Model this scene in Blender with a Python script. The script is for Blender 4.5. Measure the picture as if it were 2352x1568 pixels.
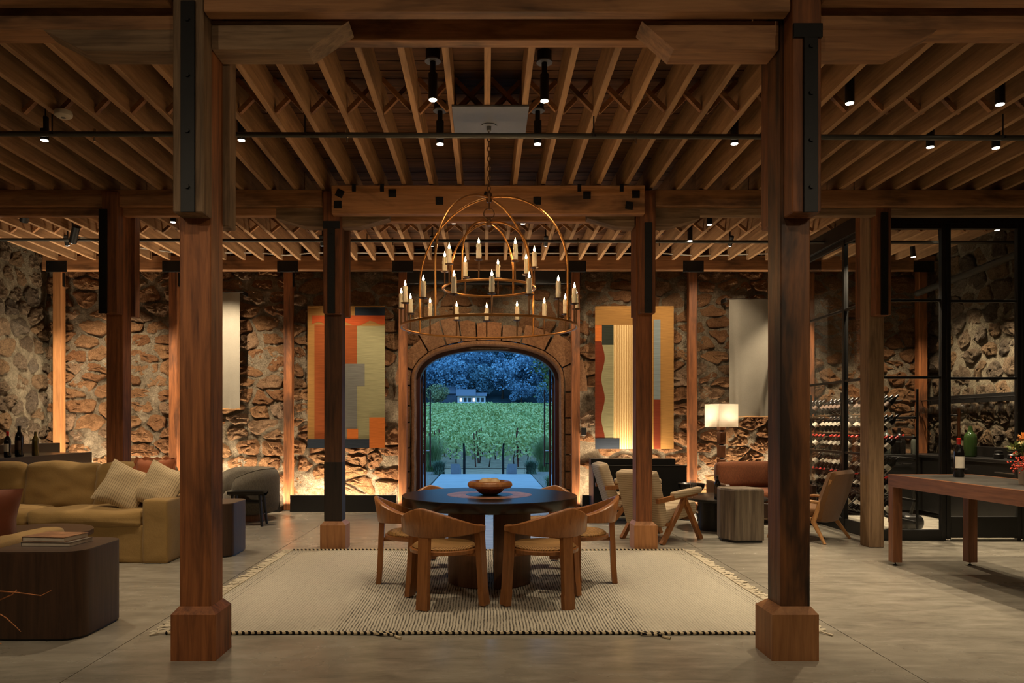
import bpy, math, random
import numpy as np
from mathutils import Vector, Matrix, noise
R = math.radians
PI = math.pi
random.seed(7)
for o in list(bpy.data.objects):
    bpy.data.objects.remove(o)
sc = bpy.context.scene
COL = sc.collection

# ------------------------------------------------------------------ camera, world, exposure
cam_d = bpy.data.cameras.new('camera')
cam = bpy.data.objects.new('camera', cam_d)
COL.objects.link(cam)
FPX, HZ, CX = 1700.0, 975.0, 1115.0
cam_d.sensor_width = 36.0
cam_d.lens = FPX * 36.0 / 2352.0
cam_d.shift_x = (1176.0 - CX) / 2352.0
cam_d.shift_y = (HZ - 784.0) / 2352.0
cam_d.clip_end = 2000
cam.location = (0, 0, 1.37)
cam.rotation_euler = (R(90), 0, 0)
sc.camera = cam
world = bpy.data.worlds.new('world')
sc.world = world
world.use_nodes = True
bgn = world.node_tree.nodes['Background']
bgn.inputs[0].default_value = (0.20, 0.54, 1.0, 1)
bgn.inputs[1].default_value = 1.0
sc.view_settings.view_transform = 'Standard'
sc.view_settings.look = 'None'
sc.view_settings.gamma = 1.0
sc.view_settings.use_curve_mapping = False
sc.view_settings.exposure = 1.0
sc.cycles.use_denoising = True
sc.cycles.max_bounces = 7
sc.cycles.diffuse_bounces = 4
sc.cycles.glossy_bounces = 3
sc.cycles.transmission_bounces = 6
sc.cycles.transparent_max_bounces = 24
sc.cycles.sample_clamp_indirect = 4.0
sc.cycles.caustics_reflective = False
sc.cycles.caustics_refractive = False
WARM = (1.0, 0.80, 0.55)

# ------------------------------------------------------------------ materials
MATS = {}
class NT:
    def __init__(s, name):
        m = bpy.data.materials.new(name)
        m.use_nodes = True
        s.m, s.t = m, m.node_tree
        s.b = s.t.nodes['Principled BSDF']
        s.out = s.t.nodes['Material Output']
        MATS[name] = m
    def n(s, typ, **kw):
        x = s.t.nodes.new(typ)
        for k, v in kw.items():
            setattr(x, k, v)
        return x
    def l(s, a, b):
        s.t.links.new(a, b)
    def coords(s, scale=(1, 1, 1), kind='Object'):
        tc = s.n('ShaderNodeTexCoord')
        mp = s.n('ShaderNodeMapping')
        mp.inputs['Scale'].default_value = scale
        s.l(tc.outputs[kind], mp.inputs[0])
        return mp.outputs[0]
    def noise(s, co, scale, detail=4, rough=0.6, dist=0.0):
        x = s.n('ShaderNodeTexNoise')
        x.inputs['Scale'].default_value = scale
        x.inputs['Detail'].default_value = detail
        x.inputs['Roughness'].default_value = rough
        x.inputs['Distortion'].default_value = dist
        s.l(co, x.inputs['Vector'])
        return x.outputs['Fac']
    def ramp(s, fac, stops):
        r = s.n('ShaderNodeValToRGB')
        e = r.color_ramp.elements
        while len(e) < len(stops):
            e.new(0.5)
        for i, (p, c) in enumerate(stops):
            e[i].position = p
            e[i].color = (c[0], c[1], c[2], 1)
        s.l(fac, r.inputs[0])
        return r.outputs[0]
    def mix(s, fac, a, b, mode='MIX'):
        x = s.n('ShaderNodeMix', data_type='RGBA', blend_type=mode)
        for inp, v in ((x.inputs[0], fac), (x.inputs[6], a), (x.inputs[7], b)):
            if isinstance(v, (int, float)):
                inp.default_value = v
            elif isinstance(v, tuple):
                inp.default_value = (v[0], v[1], v[2], 1)
            else:
                s.l(v, inp)
        return x.outputs[2]
    def math(s, op, a, b=0.0):
        x = s.n('ShaderNodeMath', operation=op)
        for inp, v in ((x.inputs[0], a), (x.inputs[1], b)):
            if isinstance(v, (int, float)):
                inp.default_value = v
            else:
                s.l(v, inp)
        return x.outputs[0]
    def bump(s, h, strength=0.3, dist=0.01):
        x = s.n('ShaderNodeBump')
        x.inputs['Strength'].default_value = strength
        x.inputs['Distance'].default_value = dist
        s.l(h, x.inputs['Height'])
        s.l(x.outputs[0], s.b.inputs['Normal'])
    def rnd(s):
        return s.n('ShaderNodeObjectInfo').outputs['Random']
    def col(s, c):
        if isinstance(c, tuple):
            s.b.inputs['Base Color'].default_value = (c[0], c[1], c[2], 1)
        else:
            s.l(c, s.b.inputs['Base Color'])
    def set(s, rough=0.5, metal=0.0, spec=0.5):
        s.b.inputs['Roughness'].default_value = rough
        s.b.inputs['Metallic'].default_value = metal
        s.b.inputs['Specular IOR Level'].default_value = spec
        return s.m

def srgb(r, g, b):
    f = lambda c: c / 12.92 / 255 if c <= 10 else ((c / 255 + 0.055) / 1.055) ** 2.4
    return (f(r), f(g), f(b))

def plain(name, c, rough=0.5, metal=0.0, spec=0.5, var=0.15, scale=20, bump=0.0):
    t = NT(name)
    co = t.coords()
    nz = t.noise(co, scale)
    k = t.ramp(nz, [(0.25, tuple(x * (1 - var) for x in c)), (0.75, tuple(min(1, x * (1 + var)) for x in c))])
    t.col(k)
    if bump:
        t.bump(nz, bump, 0.004)
    return t.set(rough, metal, spec)

def wood(name, c1, c2, axis='z', rough=0.55, blotch=0.5, fine=1.0, bump=0.35, dark=(0.012, 0.008, 0.006), spec=0.4, bt=0.54):
    t = NT(name)
    a, b = 1.0 * fine, 16.0 * fine
    s = {'x': (a, b, b), 'y': (b, a, b), 'z': (b, b, a)}[axis]
    oi = t.n('ShaderNodeObjectInfo')
    tc = t.n('ShaderNodeTexCoord')
    ad = t.n('ShaderNodeVectorMath', operation='ADD')
    sc3 = t.n('ShaderNodeVectorMath', operation='SCALE')
    cmb = t.n('ShaderNodeCombineXYZ')
    for i in range(3):
        t.l(oi.outputs['Random'], cmb.inputs[i])
    t.l(cmb.outputs[0], sc3.inputs[0]); sc3.inputs['Scale'].default_value = 37.0
    t.l(tc.outputs['Object'], ad.inputs[0]); t.l(sc3.outputs[0], ad.inputs[1])
    mp = t.n('ShaderNodeMapping'); mp.inputs['Scale'].default_value = s
    t.l(ad.outputs[0], mp.inputs[0])
    g = t.noise(mp.outputs[0], 1.6, 6, 0.65, 0.6)
    mp2 = t.n('ShaderNodeMapping'); mp2.inputs['Scale'].default_value = tuple(x ** 0.45 for x in s)
    t.l(ad.outputs[0], mp2.inputs[0])
    bl = t.noise(mp2.outputs[0], 1.1, 4, 0.6, 0.4)
    base = t.ramp(g, [(0.28, c1), (0.5, tuple((x + y) / 2 for x, y in zip(c1, c2))), (0.74, c2)])
    blm = t.ramp(bl, [(bt, (0, 0, 0)), (bt + .18, (blotch, blotch, blotch))])
    c = t.mix(blm, base, dark)
    vr = t.n('ShaderNodeMapRange')
    t.l(oi.outputs['Random'], vr.inputs[0])
    vr.inputs[3].default_value = 0.78; vr.inputs[4].default_value = 1.18
    hs = t.n('ShaderNodeHueSaturation')
    t.l(c, hs.inputs['Color']); t.l(vr.outputs[0], hs.inputs['Value'])
    t.col(hs.outputs[0])
    t.bump(g, bump, 0.006)
    return t.set(rough, 0, spec)

W1, W2 = srgb(84, 47, 24), srgb(162, 100, 56)
for ax in 'xyz':
    wood('timber_' + ax, W1 if ax == 'z' else srgb(128, 86, 54), W2 if ax == 'z' else srgb(186, 134, 88), ax, 0.6, 0.7, bt=.5)
    wood('old_timber_' + ax, srgb(96, 74, 52), srgb(160, 130, 98), ax, 0.75, 0.6, 1, 0.6)
wood('dark_timber', srgb(54, 34, 21), srgb(106, 68, 40), 'z', 0.55, 0.7)
wood('scarred_timber', srgb(78, 47, 26), srgb(140, 90, 50), 'z', 0.5, 0.9, 1.0, 0.6, bt=0.44)
wood('charred_timber', srgb(24, 18, 15), srgb(52, 38, 28), 'z', 0.6, 0.5)
wood('fresh_timber', srgb(140, 92, 54), srgb(190, 134, 84), 'z', 0.55, 0.25)
wood('joist_wood', srgb(134, 99, 68), srgb(190, 149, 107), 'y', 0.7, 0.4)
wood('deck_wood', srgb(66, 42, 27), srgb(122, 84, 54), 'x', 0.8, 0.7)
wood('teak', srgb(122, 76, 38), srgb(168, 110, 62), 'z', 0.34, 0.12, 1.6, 0.08)
wood('walnut', srgb(94, 58, 36), srgb(138, 90, 58), 'z', 0.4, 0.15, 1.6, 0.08)
wood('walnut_y', srgb(98, 61, 38), srgb(144, 95, 62), 'y', 0.4, 0.15, 1.6, 0.08)
wood('smoked_oak', srgb(46, 30, 20), srgb(74, 50, 34), 'z', 0.45, 0.4, 1.2, 0.12)
wood('smoked_oak_top', srgb(58, 42, 32), srgb(92, 70, 54), 'x', 0.4, 0.1, 1.2, 0.06)
wood('table_leg_wood', srgb(84, 54, 32), srgb(118, 78, 48), 'z', 0.5, 0.1, 1.6, 0.1)
wood('pale_oak', srgb(160, 112, 66), srgb(200, 150, 96), 'z', 0.42, 0.05, 1.6, 0.06)
wood('maroon_wood', srgb(40, 12, 8), srgb(62, 20, 14), 'z', 0.45, 0.1)
plain('black_steel', srgb(20, 19, 18), 0.5, 0.4, 0.5, 0.25, 30)
plain('black_paint', srgb(20, 19, 18), 0.45, 0.0, 0.5, 0.1, 10)
plain('black_lacquer', srgb(18, 17, 16), 0.32, 0.0, 0.5, 0.08, 10)
plain('black_cabinet', srgb(14, 13, 12), 0.4, 0.0, 0.4, 0.1, 10)
plain('pipe_grey', srgb(70, 68, 62), 0.4, 0.5, 0.5, 0.1, 10)
plain('conduit_white', srgb(190, 184, 172), 0.4, 0.4, 0.5, 0.1, 10)
plain('plate_grey', srgb(108, 110, 114), 0.5, 0.1, 0.5, 0.08, 4)
plain('white_plastic', srgb(205, 195, 178), 0.5)
plain('brass', srgb(176, 122, 66), 0.32, 0.9, 0.5, 0.15, 12)
plain('dark_brass', srgb(96, 66, 40), 0.4, 0.85, 0.5, 0.15, 12)
plain('chrome', srgb(190, 185, 178), 0.2, 1.0)
plain('silver_line', srgb(190, 186, 178), 0.35, 0.8)
plain('copper', srgb(190, 98, 56), 0.3, 1.0)
plain('bottle_glass', srgb(14, 12, 11), 0.08, 0, 0.6, 0.05)
plain('bottle_clear', srgb(60, 62, 56), 0.06, 0, 0.6, 0.05)
plain('bottle_olive', srgb(70, 58, 18), 0.08, 0, 0.6, 0.05)
plain('bottle_green', srgb(34, 50, 22), 0.08, 0, 0.6, 0.05)
plain('capsule_red', srgb(196, 30, 20), 0.35)
plain('capsule_dark', srgb(26, 22, 22), 0.3)
plain('label_paper', srgb(225, 216, 198), 0.6)
plain('label_dark', srgb(84, 60, 44), 0.6)
plain('cream_ball', srgb(226, 196, 150), 0.35, 0, 0.5, 0.12, 8)
plain('stoneware', srgb(150, 132, 112), 0.6, 0, 0.4, 0.2, 9, 0.2)
plain('paper_pages', srgb(190, 178, 160), 0.7)
plain('book_cover', srgb(134, 96, 70), 0.35, 0, 0.5, 0.7, 14)
plain('book_cover_grey', srgb(120, 112, 102), 0.35, 0, 0.5, 0.3, 14)
plain('twig', srgb(176, 110, 60), 0.6, 0, 0.4, 0.3, 40)
plain('petal_peach', srgb(226, 166, 96), 0.7, 0, 0.3, 0.2, 30)
plain('petal_cream', srgb(226, 210, 160), 0.7, 0, 0.3, 0.2, 30)
plain('berry_red', srgb(190, 60, 34), 0.4, 0, 0.4, 0.3, 30)
plain('stem_green', srgb(104, 120, 60), 0.6, 0, 0.4, 0.4, 30)
plain('concrete_out', srgb(150, 152, 156), 0.75, 0, 0.4, 0.08, 3, 0.1)
plain('wall_block', srgb(128, 126, 132), 0.85, 0, 0.3, 0.1, 9, 0.3)
plain('soil', srgb(140, 124, 104), 0.95, 0, 0.2, 0.35, 3, 0.4)
plain('gravel', srgb(120, 112, 104), 0.95, 0, 0.2, 0.5, 22, 0.6)
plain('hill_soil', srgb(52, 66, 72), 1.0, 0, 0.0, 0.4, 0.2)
plain('bark', srgb(64, 48, 38), 0.9, 0, 0.2, 0.3, 12, 0.4)
plain('rust_post', srgb(84, 40, 30), 0.8, 0, 0.2, 0.3, 20)
plain('house_white', srgb(232, 232, 232), 0.8)
plain('house_roof', srgb(92, 100, 116), 0.8)
plain('plain_wall', srgb(120, 104, 86), 0.9, 0, 0.3, 0.2, 2)
plain('linen_rod', srgb(60, 52, 46), 0.5)

def leafy(name, c1, c2, c3, scale=6.0):
    t = NT(name)
    co = t.coords()
    nz = t.noise(co, scale, 3)
    t.col(t.ramp(nz, [(0.3, c1), (0.5, c2), (0.72, c3)]))
    t.b.inputs['Subsurface Weight'].default_value = 0.0
    return t.set(0.6, 0, 0.25)
leafy('vine_leaf', srgb(120, 140, 84), srgb(170, 180, 112), srgb(206, 206, 140), 2.5)
leafy('tree_leaf', srgb(76, 102, 116), srgb(104, 135, 150), srgb(142, 168, 176), 0.5)  # blue distance haze of the hillside is put into this leaf colour
leafy('tree_leaf_haze', srgb(82, 108, 130), srgb(116, 146, 168), srgb(156, 184, 202), 0.4)  # same leaves with a stronger haze blue in the colour
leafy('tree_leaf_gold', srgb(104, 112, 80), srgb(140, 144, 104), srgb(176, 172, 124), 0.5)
leafy('near_leaf', srgb(50, 66, 34), srgb(84, 96, 48), srgb(120, 126, 70), 3)
leafy('grass_leaf', srgb(86, 104, 62), srgb(120, 136, 84), srgb(160, 168, 116), 3)
leafy('lavender', srgb(70, 86, 70), srgb(100, 118, 96), srgb(130, 146, 120), 5)

def fabric(name, c, weave=300.0, var=0.18, rough=0.9, bump=0.25, sheen=0.2, big=3.0):
    t = NT(name)
    co = t.coords()
    w1 = t.noise(t.coords((1, 1, 0.25)), weave, 2, 0.5)
    b = t.noise(co, big, 4, 0.6)
    k = t.ramp(w1, [(0.3, tuple(x * (1 - var) for x in c)), (0.7, tuple(min(1, x * (1 + var)) for x in c))])
    k2 = t.mix(0.5, k, t.ramp(b, [(0.3, tuple(x * 0.82 for x in c)), (0.7, tuple(x * 1.1 for x in c))]))
    t.col(k2)
    h = t.math('ADD', t.math('MULTIPLY', w1, 0.15), b)
    t.bump(h, bump, 0.02)
    t.b.inputs['Sheen Weight'].default_value = sheen
    return t.set(rough, 0, 0.2)
fabric('olive_linen', srgb(146, 116, 68), 260, 0.12, 0.85, 0.5, 0.15, 4)
fabric('rust_linen', srgb(164, 94, 58), 260, 0.1)
fabric('rust_velvet', srgb(112, 56, 28), 200, 0.1, 0.7, 0.2, 0.6)
fabric('grey_boucle', srgb(98, 91, 80), 120, 0.45, 0.95, 0.4, 0.1, 6)
fabric('tan_wool', srgb(116, 82, 50), 200, 0.15)
fabric('rust_cord', srgb(104, 58, 30), 120, 0.4)
fabric('shade_linen', srgb(150, 143, 130), 200, 0.1, 0.9, 0.1)
fabric('fringe_wool', srgb(206, 194, 170), 200, 0.1)
fabric('dark_wool', srgb(40, 36, 32), 200, 0.2)

def stripes(name, c1, c2, axis, freq, duty=0.5, c3=None, bump=0.3, soft=0.08):
    t = NT(name)
    tc = t.n('ShaderNodeTexCoord')
    sep = t.n('ShaderNodeSeparateXYZ')
    t.l(tc.outputs['Object'], sep.inputs[0])
    co = t.coords()
    wob = t.math('MULTIPLY', t.noise(co, 8, 2), 0.012)
    u = t.math('ADD', sep.outputs[axis], wob)
    fr = t.math('FRACT', t.math('MULTIPLY', u, freq))
    k = t.ramp(fr, [(0.0, c1), (max(0.01, duty - soft), c1), (duty, c2), (1 - soft, c2), (1.0, c1)])
    nz = t.noise(co, 60, 3)
    k = t.mix(0.35, k, t.mix(nz, tuple(x * 0.6 for x in c1), tuple(min(1, x * 1.2) for x in c1)), 'MIX')
    t.col(k)
    t.bump(fr, bump, 0.004)
    return t.set(0.9, 0, 0.2)
stripes('cream_stripe', srgb(196, 176, 146), srgb(156, 134, 106), 2, 38, 0.62)
stripes('pillow_stripe', srgb(196, 174, 138), srgb(96, 80, 58), 0, 46, 0.78)
stripes('tap_stripe', srgb(226, 198, 142), srgb(160, 108, 50), 0, 27, 0.42, bump=0.05)
for nm, c in (('tap_gold', (148, 108, 58)), ('tap_navy', (40, 46, 56)), ('tap_red', (168, 74, 36)), ('tap_rust', (136, 70, 34)),
              ('tap_orange', (184, 100, 42)), ('tap_sage', (138, 132, 98)), ('tap_grey', (106, 104, 98)), ('tap_dark', (46, 50, 42)),
              ('tap_brick', (104, 42, 22)), ('tap_blue', (112, 122, 124))):
    t = NT(nm)
    co = t.coords((1, 1, 1))
    co2 = t.coords((4, 1, 120))
    nz = t.noise(co2, 1.0, 3)
    cc = srgb(*c)
    t.col(t.ramp(nz, [(0.3, tuple(x * 0.72 for x in cc)), (0.7, tuple(min(1, x * 1.12) for x in cc))]))
    t.bump(nz, 0.25, 0.003)
    t.set(0.9, 0, 0.15)

# rush seat weave
t = NT('rush')
co = t.coords((1, 1, 1))
sp = t.n('ShaderNodeSeparateXYZ'); t.l(co, sp.inputs[0])
ax_, ay_ = t.math('ABSOLUTE', sp.outputs[0]), t.math('ABSOLUTE', sp.outputs[1])
mx = t.math('MAXIMUM', ax_, ay_)
fr = t.math('FRACT', t.math('MULTIPLY', mx, 95))
t.col(t.ramp(fr, [(0.0, srgb(90, 60, 28)), (0.4, srgb(184, 140, 80)), (0.8, srgb(170, 124, 66)), (1.0, srgb(100, 68, 34))]))
t.bump(fr, 0.5, 0.004)
t.set(0.75)

# concrete floor
t = NT('concrete')
co = t.coords()
a = t.noise(co, 0.7, 6, 0.6, 0.5)
b = t.noise(t.coords((1, 3.0, 1)), 2.6, 6, 0.65, 0.4)
c = t.noise(co, 60, 3)
k1 = t.ramp(a, [(0.3, srgb(132, 126, 114)), (0.7, srgb(170, 162, 146))])
k2 = t.ramp(b, [(0.32, srgb(104, 98, 88)), (0.5, srgb(146, 140, 126)), (0.7, srgb(180, 174, 160))])
k = t.mix(0.5, k1, k2)
k = t.mix(t.ramp(c, [(0.6, (0, 0, 0)), (0.75, (0.35, 0.35, 0.35))]), k, srgb(96, 90, 80))
t.col(k)
rr = t.n('ShaderNodeMapRange'); t.l(a, rr.inputs[0]); rr.inputs[3].default_value = 0.16; rr.inputs[4].default_value = 0.36
t.l(rr.outputs[0], t.b.inputs['Roughness'])
t.b.inputs['Specular IOR Level'].default_value = 0.5
t.bump(c, 0.03, 0.002)
plain('joint_dark', srgb(74, 68, 60), 0.9)

def rock(name, stops, scale, bump=0.9, per=True):
    t = NT(name)
    tc = t.n('ShaderNodeNewGeometry')
    pos = tc.outputs['Position']
    a = t.noise(pos, scale, 6, 0.7, 0.3)
    b = t.noise(pos, scale * 5, 5, 0.7, 0.2)
    base = t.ramp(a, [(0.32, stops[0]), (0.55, stops[1]), (0.72, stops[2])])
    if per:
        r = t.rnd()
        tint = t.ramp(r, [(0.0, stops[3]), (0.35, stops[1]), (0.7, stops[4]), (1.0, stops[5])])
        base = t.mix(0.6, base, tint)
    k = t.mix(t.ramp(b, [(0.3, (0.55, 0.55, 0.55)), (0.6, (0, 0, 0))]), base, tuple(x * 0.3 for x in stops[0]))
    t.col(k)
    c_ = t.noise(pos, scale * 2.2, 6, 0.75, 0.8)
    h = t.math('ADD', t.math('MULTIPLY', c_, 0.9), t.math('MULTIPLY', b, 0.5))
    t.bump(h, bump, 0.12)
    return t.set(0.92, 0, 0.15)
rock('sandstone', [srgb(128, 88, 58), srgb(172, 126, 88), srgb(200, 158, 116), srgb(146, 98, 62), srgb(184, 140, 98), srgb(164, 148, 128)], 11, 1.0)
rock('fieldstone', [srgb(84, 74, 62), srgb(124, 104, 82), srgb(156, 134, 106), srgb(80, 75, 70), srgb(150, 116, 80), srgb(116, 110, 100)], 9, 0.9)
rock('mortar', [srgb(130, 115, 96), srgb(170, 153, 129), srgb(200, 183, 157)], 9, 1.0, False)
rock('mortar_pale', [srgb(118, 106, 88), srgb(148, 136, 114), srgb(172, 160, 136)], 6, 0.9, False)
rock('arch_stone', [srgb(120, 78, 50), srgb(156, 108, 72), srgb(176, 134, 98), srgb(134, 90, 58), srgb(150, 112, 80), srgb(140, 112, 88)], 6, 0.6)

# travertine block
t = NT('travertine')
co = t.coords((14, 14, 0.7))
a = t.noise(co, 1.0, 5, 0.65, 0.8)
b = t.noise(co, 3.0, 4, 0.6, 0.5)
k = t.ramp(a, [(0.3, srgb(72, 62, 52)), (0.5, srgb(112, 98, 82)), (0.66, srgb(134, 120, 102)), (0.74, srgb(196, 178, 150))])
k = t.mix(t.ramp(b, [(0.28, (0.6, 0.6, 0.6)), (0.45, (0, 0, 0))]), k, srgb(52, 44, 38))
t.col(k); t.bump(a, 0.1, 0.004); t.set(0.5)

# rug
t = NT('rug_wool')
co = t.coords()
sp = t.n('ShaderNodeSeparateXYZ'); t.l(co, sp.inputs[0])
wob = t.noise(co, 2.2, 3)
u = t.math('ADD', sp.outputs[0], t.math('MULTIPLY', wob, 0.035))
fr = t.math('FRACT', t.math('MULTIPLY', u, 46))
seg = t.noise(t.coords((40, 9, 1)), 1.0, 2)
thr = t.ramp(fr, [(0.0, (0.25,) * 3), (0.35, (1,) * 3), (0.7, (1,) * 3), (1.0, (0.25,) * 3)])
cream = t.mix(t.noise(co, 25, 3), srgb(176, 168, 150), srgb(208, 200, 182))
cx_ = t.math('ABSOLUTE', sp.outputs[0])
cen = t.ramp(cx_, [(0.0, (1,) * 3), (0.52, (1,) * 3), (0.56, (0.12,) * 3), (1.0, (0.12,) * 3)])
cmap = t.n('ShaderNodeMapRange'); t.l(cx_, cmap.inputs[0]); cmap.inputs[2].default_value = 2.2
cen2 = t.ramp(cmap.outputs[0], [(0.0, (1.0,) * 3), (0.45, (0.95,) * 3), (0.5, (0.25,) * 3), (0.90, (0.22,) * 3), (0.905, (0.9,) * 3), (0.915, (0.2,) * 3), (0.93, (0.9,) * 3), (0.94, (0.2,) * 3), (0.955, (0.9,) * 3), (0.965, (0.15,) * 3)])
darkf = t.math('MINIMUM', 1.0, t.math('MULTIPLY', t.math('SUBTRACT', 1.0, thr), t.math('MULTIPLY', cen2, t.ramp(seg, [(0.3, (0.5,) * 3), (0.7, (2.1,) * 3)]))))
spots = t.ramp(t.noise(co, 9, 4, 0.7), [(0.63, (0, 0, 0)), (0.72, (0.7, 0.7, 0.7))])
spk = t.math('MULTIPLY', spots, t.ramp(t.noise(co, 70, 2), [(0.5, (0, 0, 0)), (0.6, (1, 1, 1))]))
m_ = t.math('MINIMUM', 1.0, t.math('ADD', t.math('MULTIPLY', darkf, 0.9), spk))
t.col(t.mix(m_, cream, srgb(46, 42, 40)))
t.bump(thr, 0.6, 0.006)
t.set(0.95, 0, 0.1)
t = NT('braid')
co = t.coords()
sp = t.n('ShaderNodeSeparateXYZ'); t.l(co, sp.inputs[0])
fr = t.math('FRACT', t.math('MULTIPLY', t.math('ADD', sp.outputs[0], sp.outputs[1]), 24))
t.col(t.ramp(fr, [(0.0, srgb(206, 190, 160)), (0.5, srgb(196, 178, 146)), (0.56, srgb(26, 24, 24)), (0.97, srgb(30, 28, 28))]))
t.set(0.9, 0, 0.1)

# stained table top
t = NT('table_top_dark')
co = t.coords()
sp = t.n('ShaderNodeVectorMath', operation='LENGTH'); t.l(co, sp.inputs[0])
a = t.noise(t.coords((1, 6, 1)), 2.5, 5)
t.col(t.ramp(a, [(0.3, srgb(17, 14, 12)), (0.7, srgb(30, 24, 20))]))
t.bump(a, 0.03, 0.002); t.set(0.24, 0, 0.7)
t = NT('table_inlay')
co = t.coords()
an = t.noise(co, 26, 2)
t.col(t.ramp(an, [(0.4, srgb(120, 84, 66)), (0.6, srgb(170, 122, 98))])); t.set(0.35)
t = NT('dark_stone_top')
co = t.coords(); a = t.noise(co, 5, 5)
t.col(t.ramp(a, [(0.3, srgb(52, 50, 46)), (0.7, srgb(84, 80, 74))])); t.set(0.4)

def emis(name, c, s):
    t = NT(name)
    t.col((0.8, 0.8, 0.8))
    t.b.inputs['Emission Color'].default_value = (c[0], c[1], c[2], 1)
    t.b.inputs['Emission Strength'].default_value = s
    return t.set(0.5)
emis('lens_glow', (1.0, 0.86, 0.62), 14)
emis('flame_glow', (1.0, 0.62, 0.26), 40)
emis('window_glow', (1.0, 0.9, 0.8), 2.0)
emis('house_light', (1.0, 0.85, 0.7), 0.8)
t = NT('candle_wax')
t.col((0.78, 0.66, 0.48)); t.b.inputs['Subsurface Weight'].default_value = 0.3
t.b.inputs['Subsurface Radius'].default_value = (0.02, 0.01, 0.006)
co = t.coords(); t.bump(t.noise(co, 60, 3), 0.5, 0.006); t.set(0.5)
t = NT('lamp_shade')
co = t.coords(); wv = t.noise(co, 180, 2)
t.col(t.ramp(wv, [(0.3, srgb(236, 226, 206)), (0.7, srgb(250, 242, 226))]))
tr = t.n('ShaderNodeBsdfTranslucent'); tr.inputs[0].default_value = (0.95, 0.86, 0.7, 1)
mxs = t.n('ShaderNodeMixShader'); mxs.inputs[0].default_value = 0.6
t.l(t.b.outputs[0], mxs.inputs[1]); t.l(tr.outputs[0], mxs.inputs[2]); t.l(mxs.outputs[0], t.out.inputs[0])
t.set(0.9)
def glass(name, tint=(1, 1, 1), base_r=0.035, rough=0.0):
    t = NT(name)
    tr = t.n('ShaderNodeBsdfTransparent'); tr.inputs[0].default_value = (*tint, 1)
    gl = t.n('ShaderNodeBsdfGlossy'); gl.inputs['Roughness'].default_value = rough
    lw = t.n('ShaderNodeLayerWeight'); lw.inputs[0].default_value = 0.5
    fac = t.math('ADD', base_r, t.math('MULTIPLY', t.math('POWER', lw.outputs['Facing'], 5.0 if base_r < .05 else 2.5), 0.8))
    mx = t.n('ShaderNodeMixShader')
    t.l(fac, mx.inputs[0]); t.l(tr.outputs[0], mx.inputs[1]); t.l(gl.outputs[0], mx.inputs[2])
    t.l(mx.outputs[0], t.out.inputs[0])
    return t.m
glass('pane_glass', (0.96, 0.965, 0.96), 0.035)
glass('stemware', (0.90, 0.90, 0.90), 0.08, 0.02)

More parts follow.
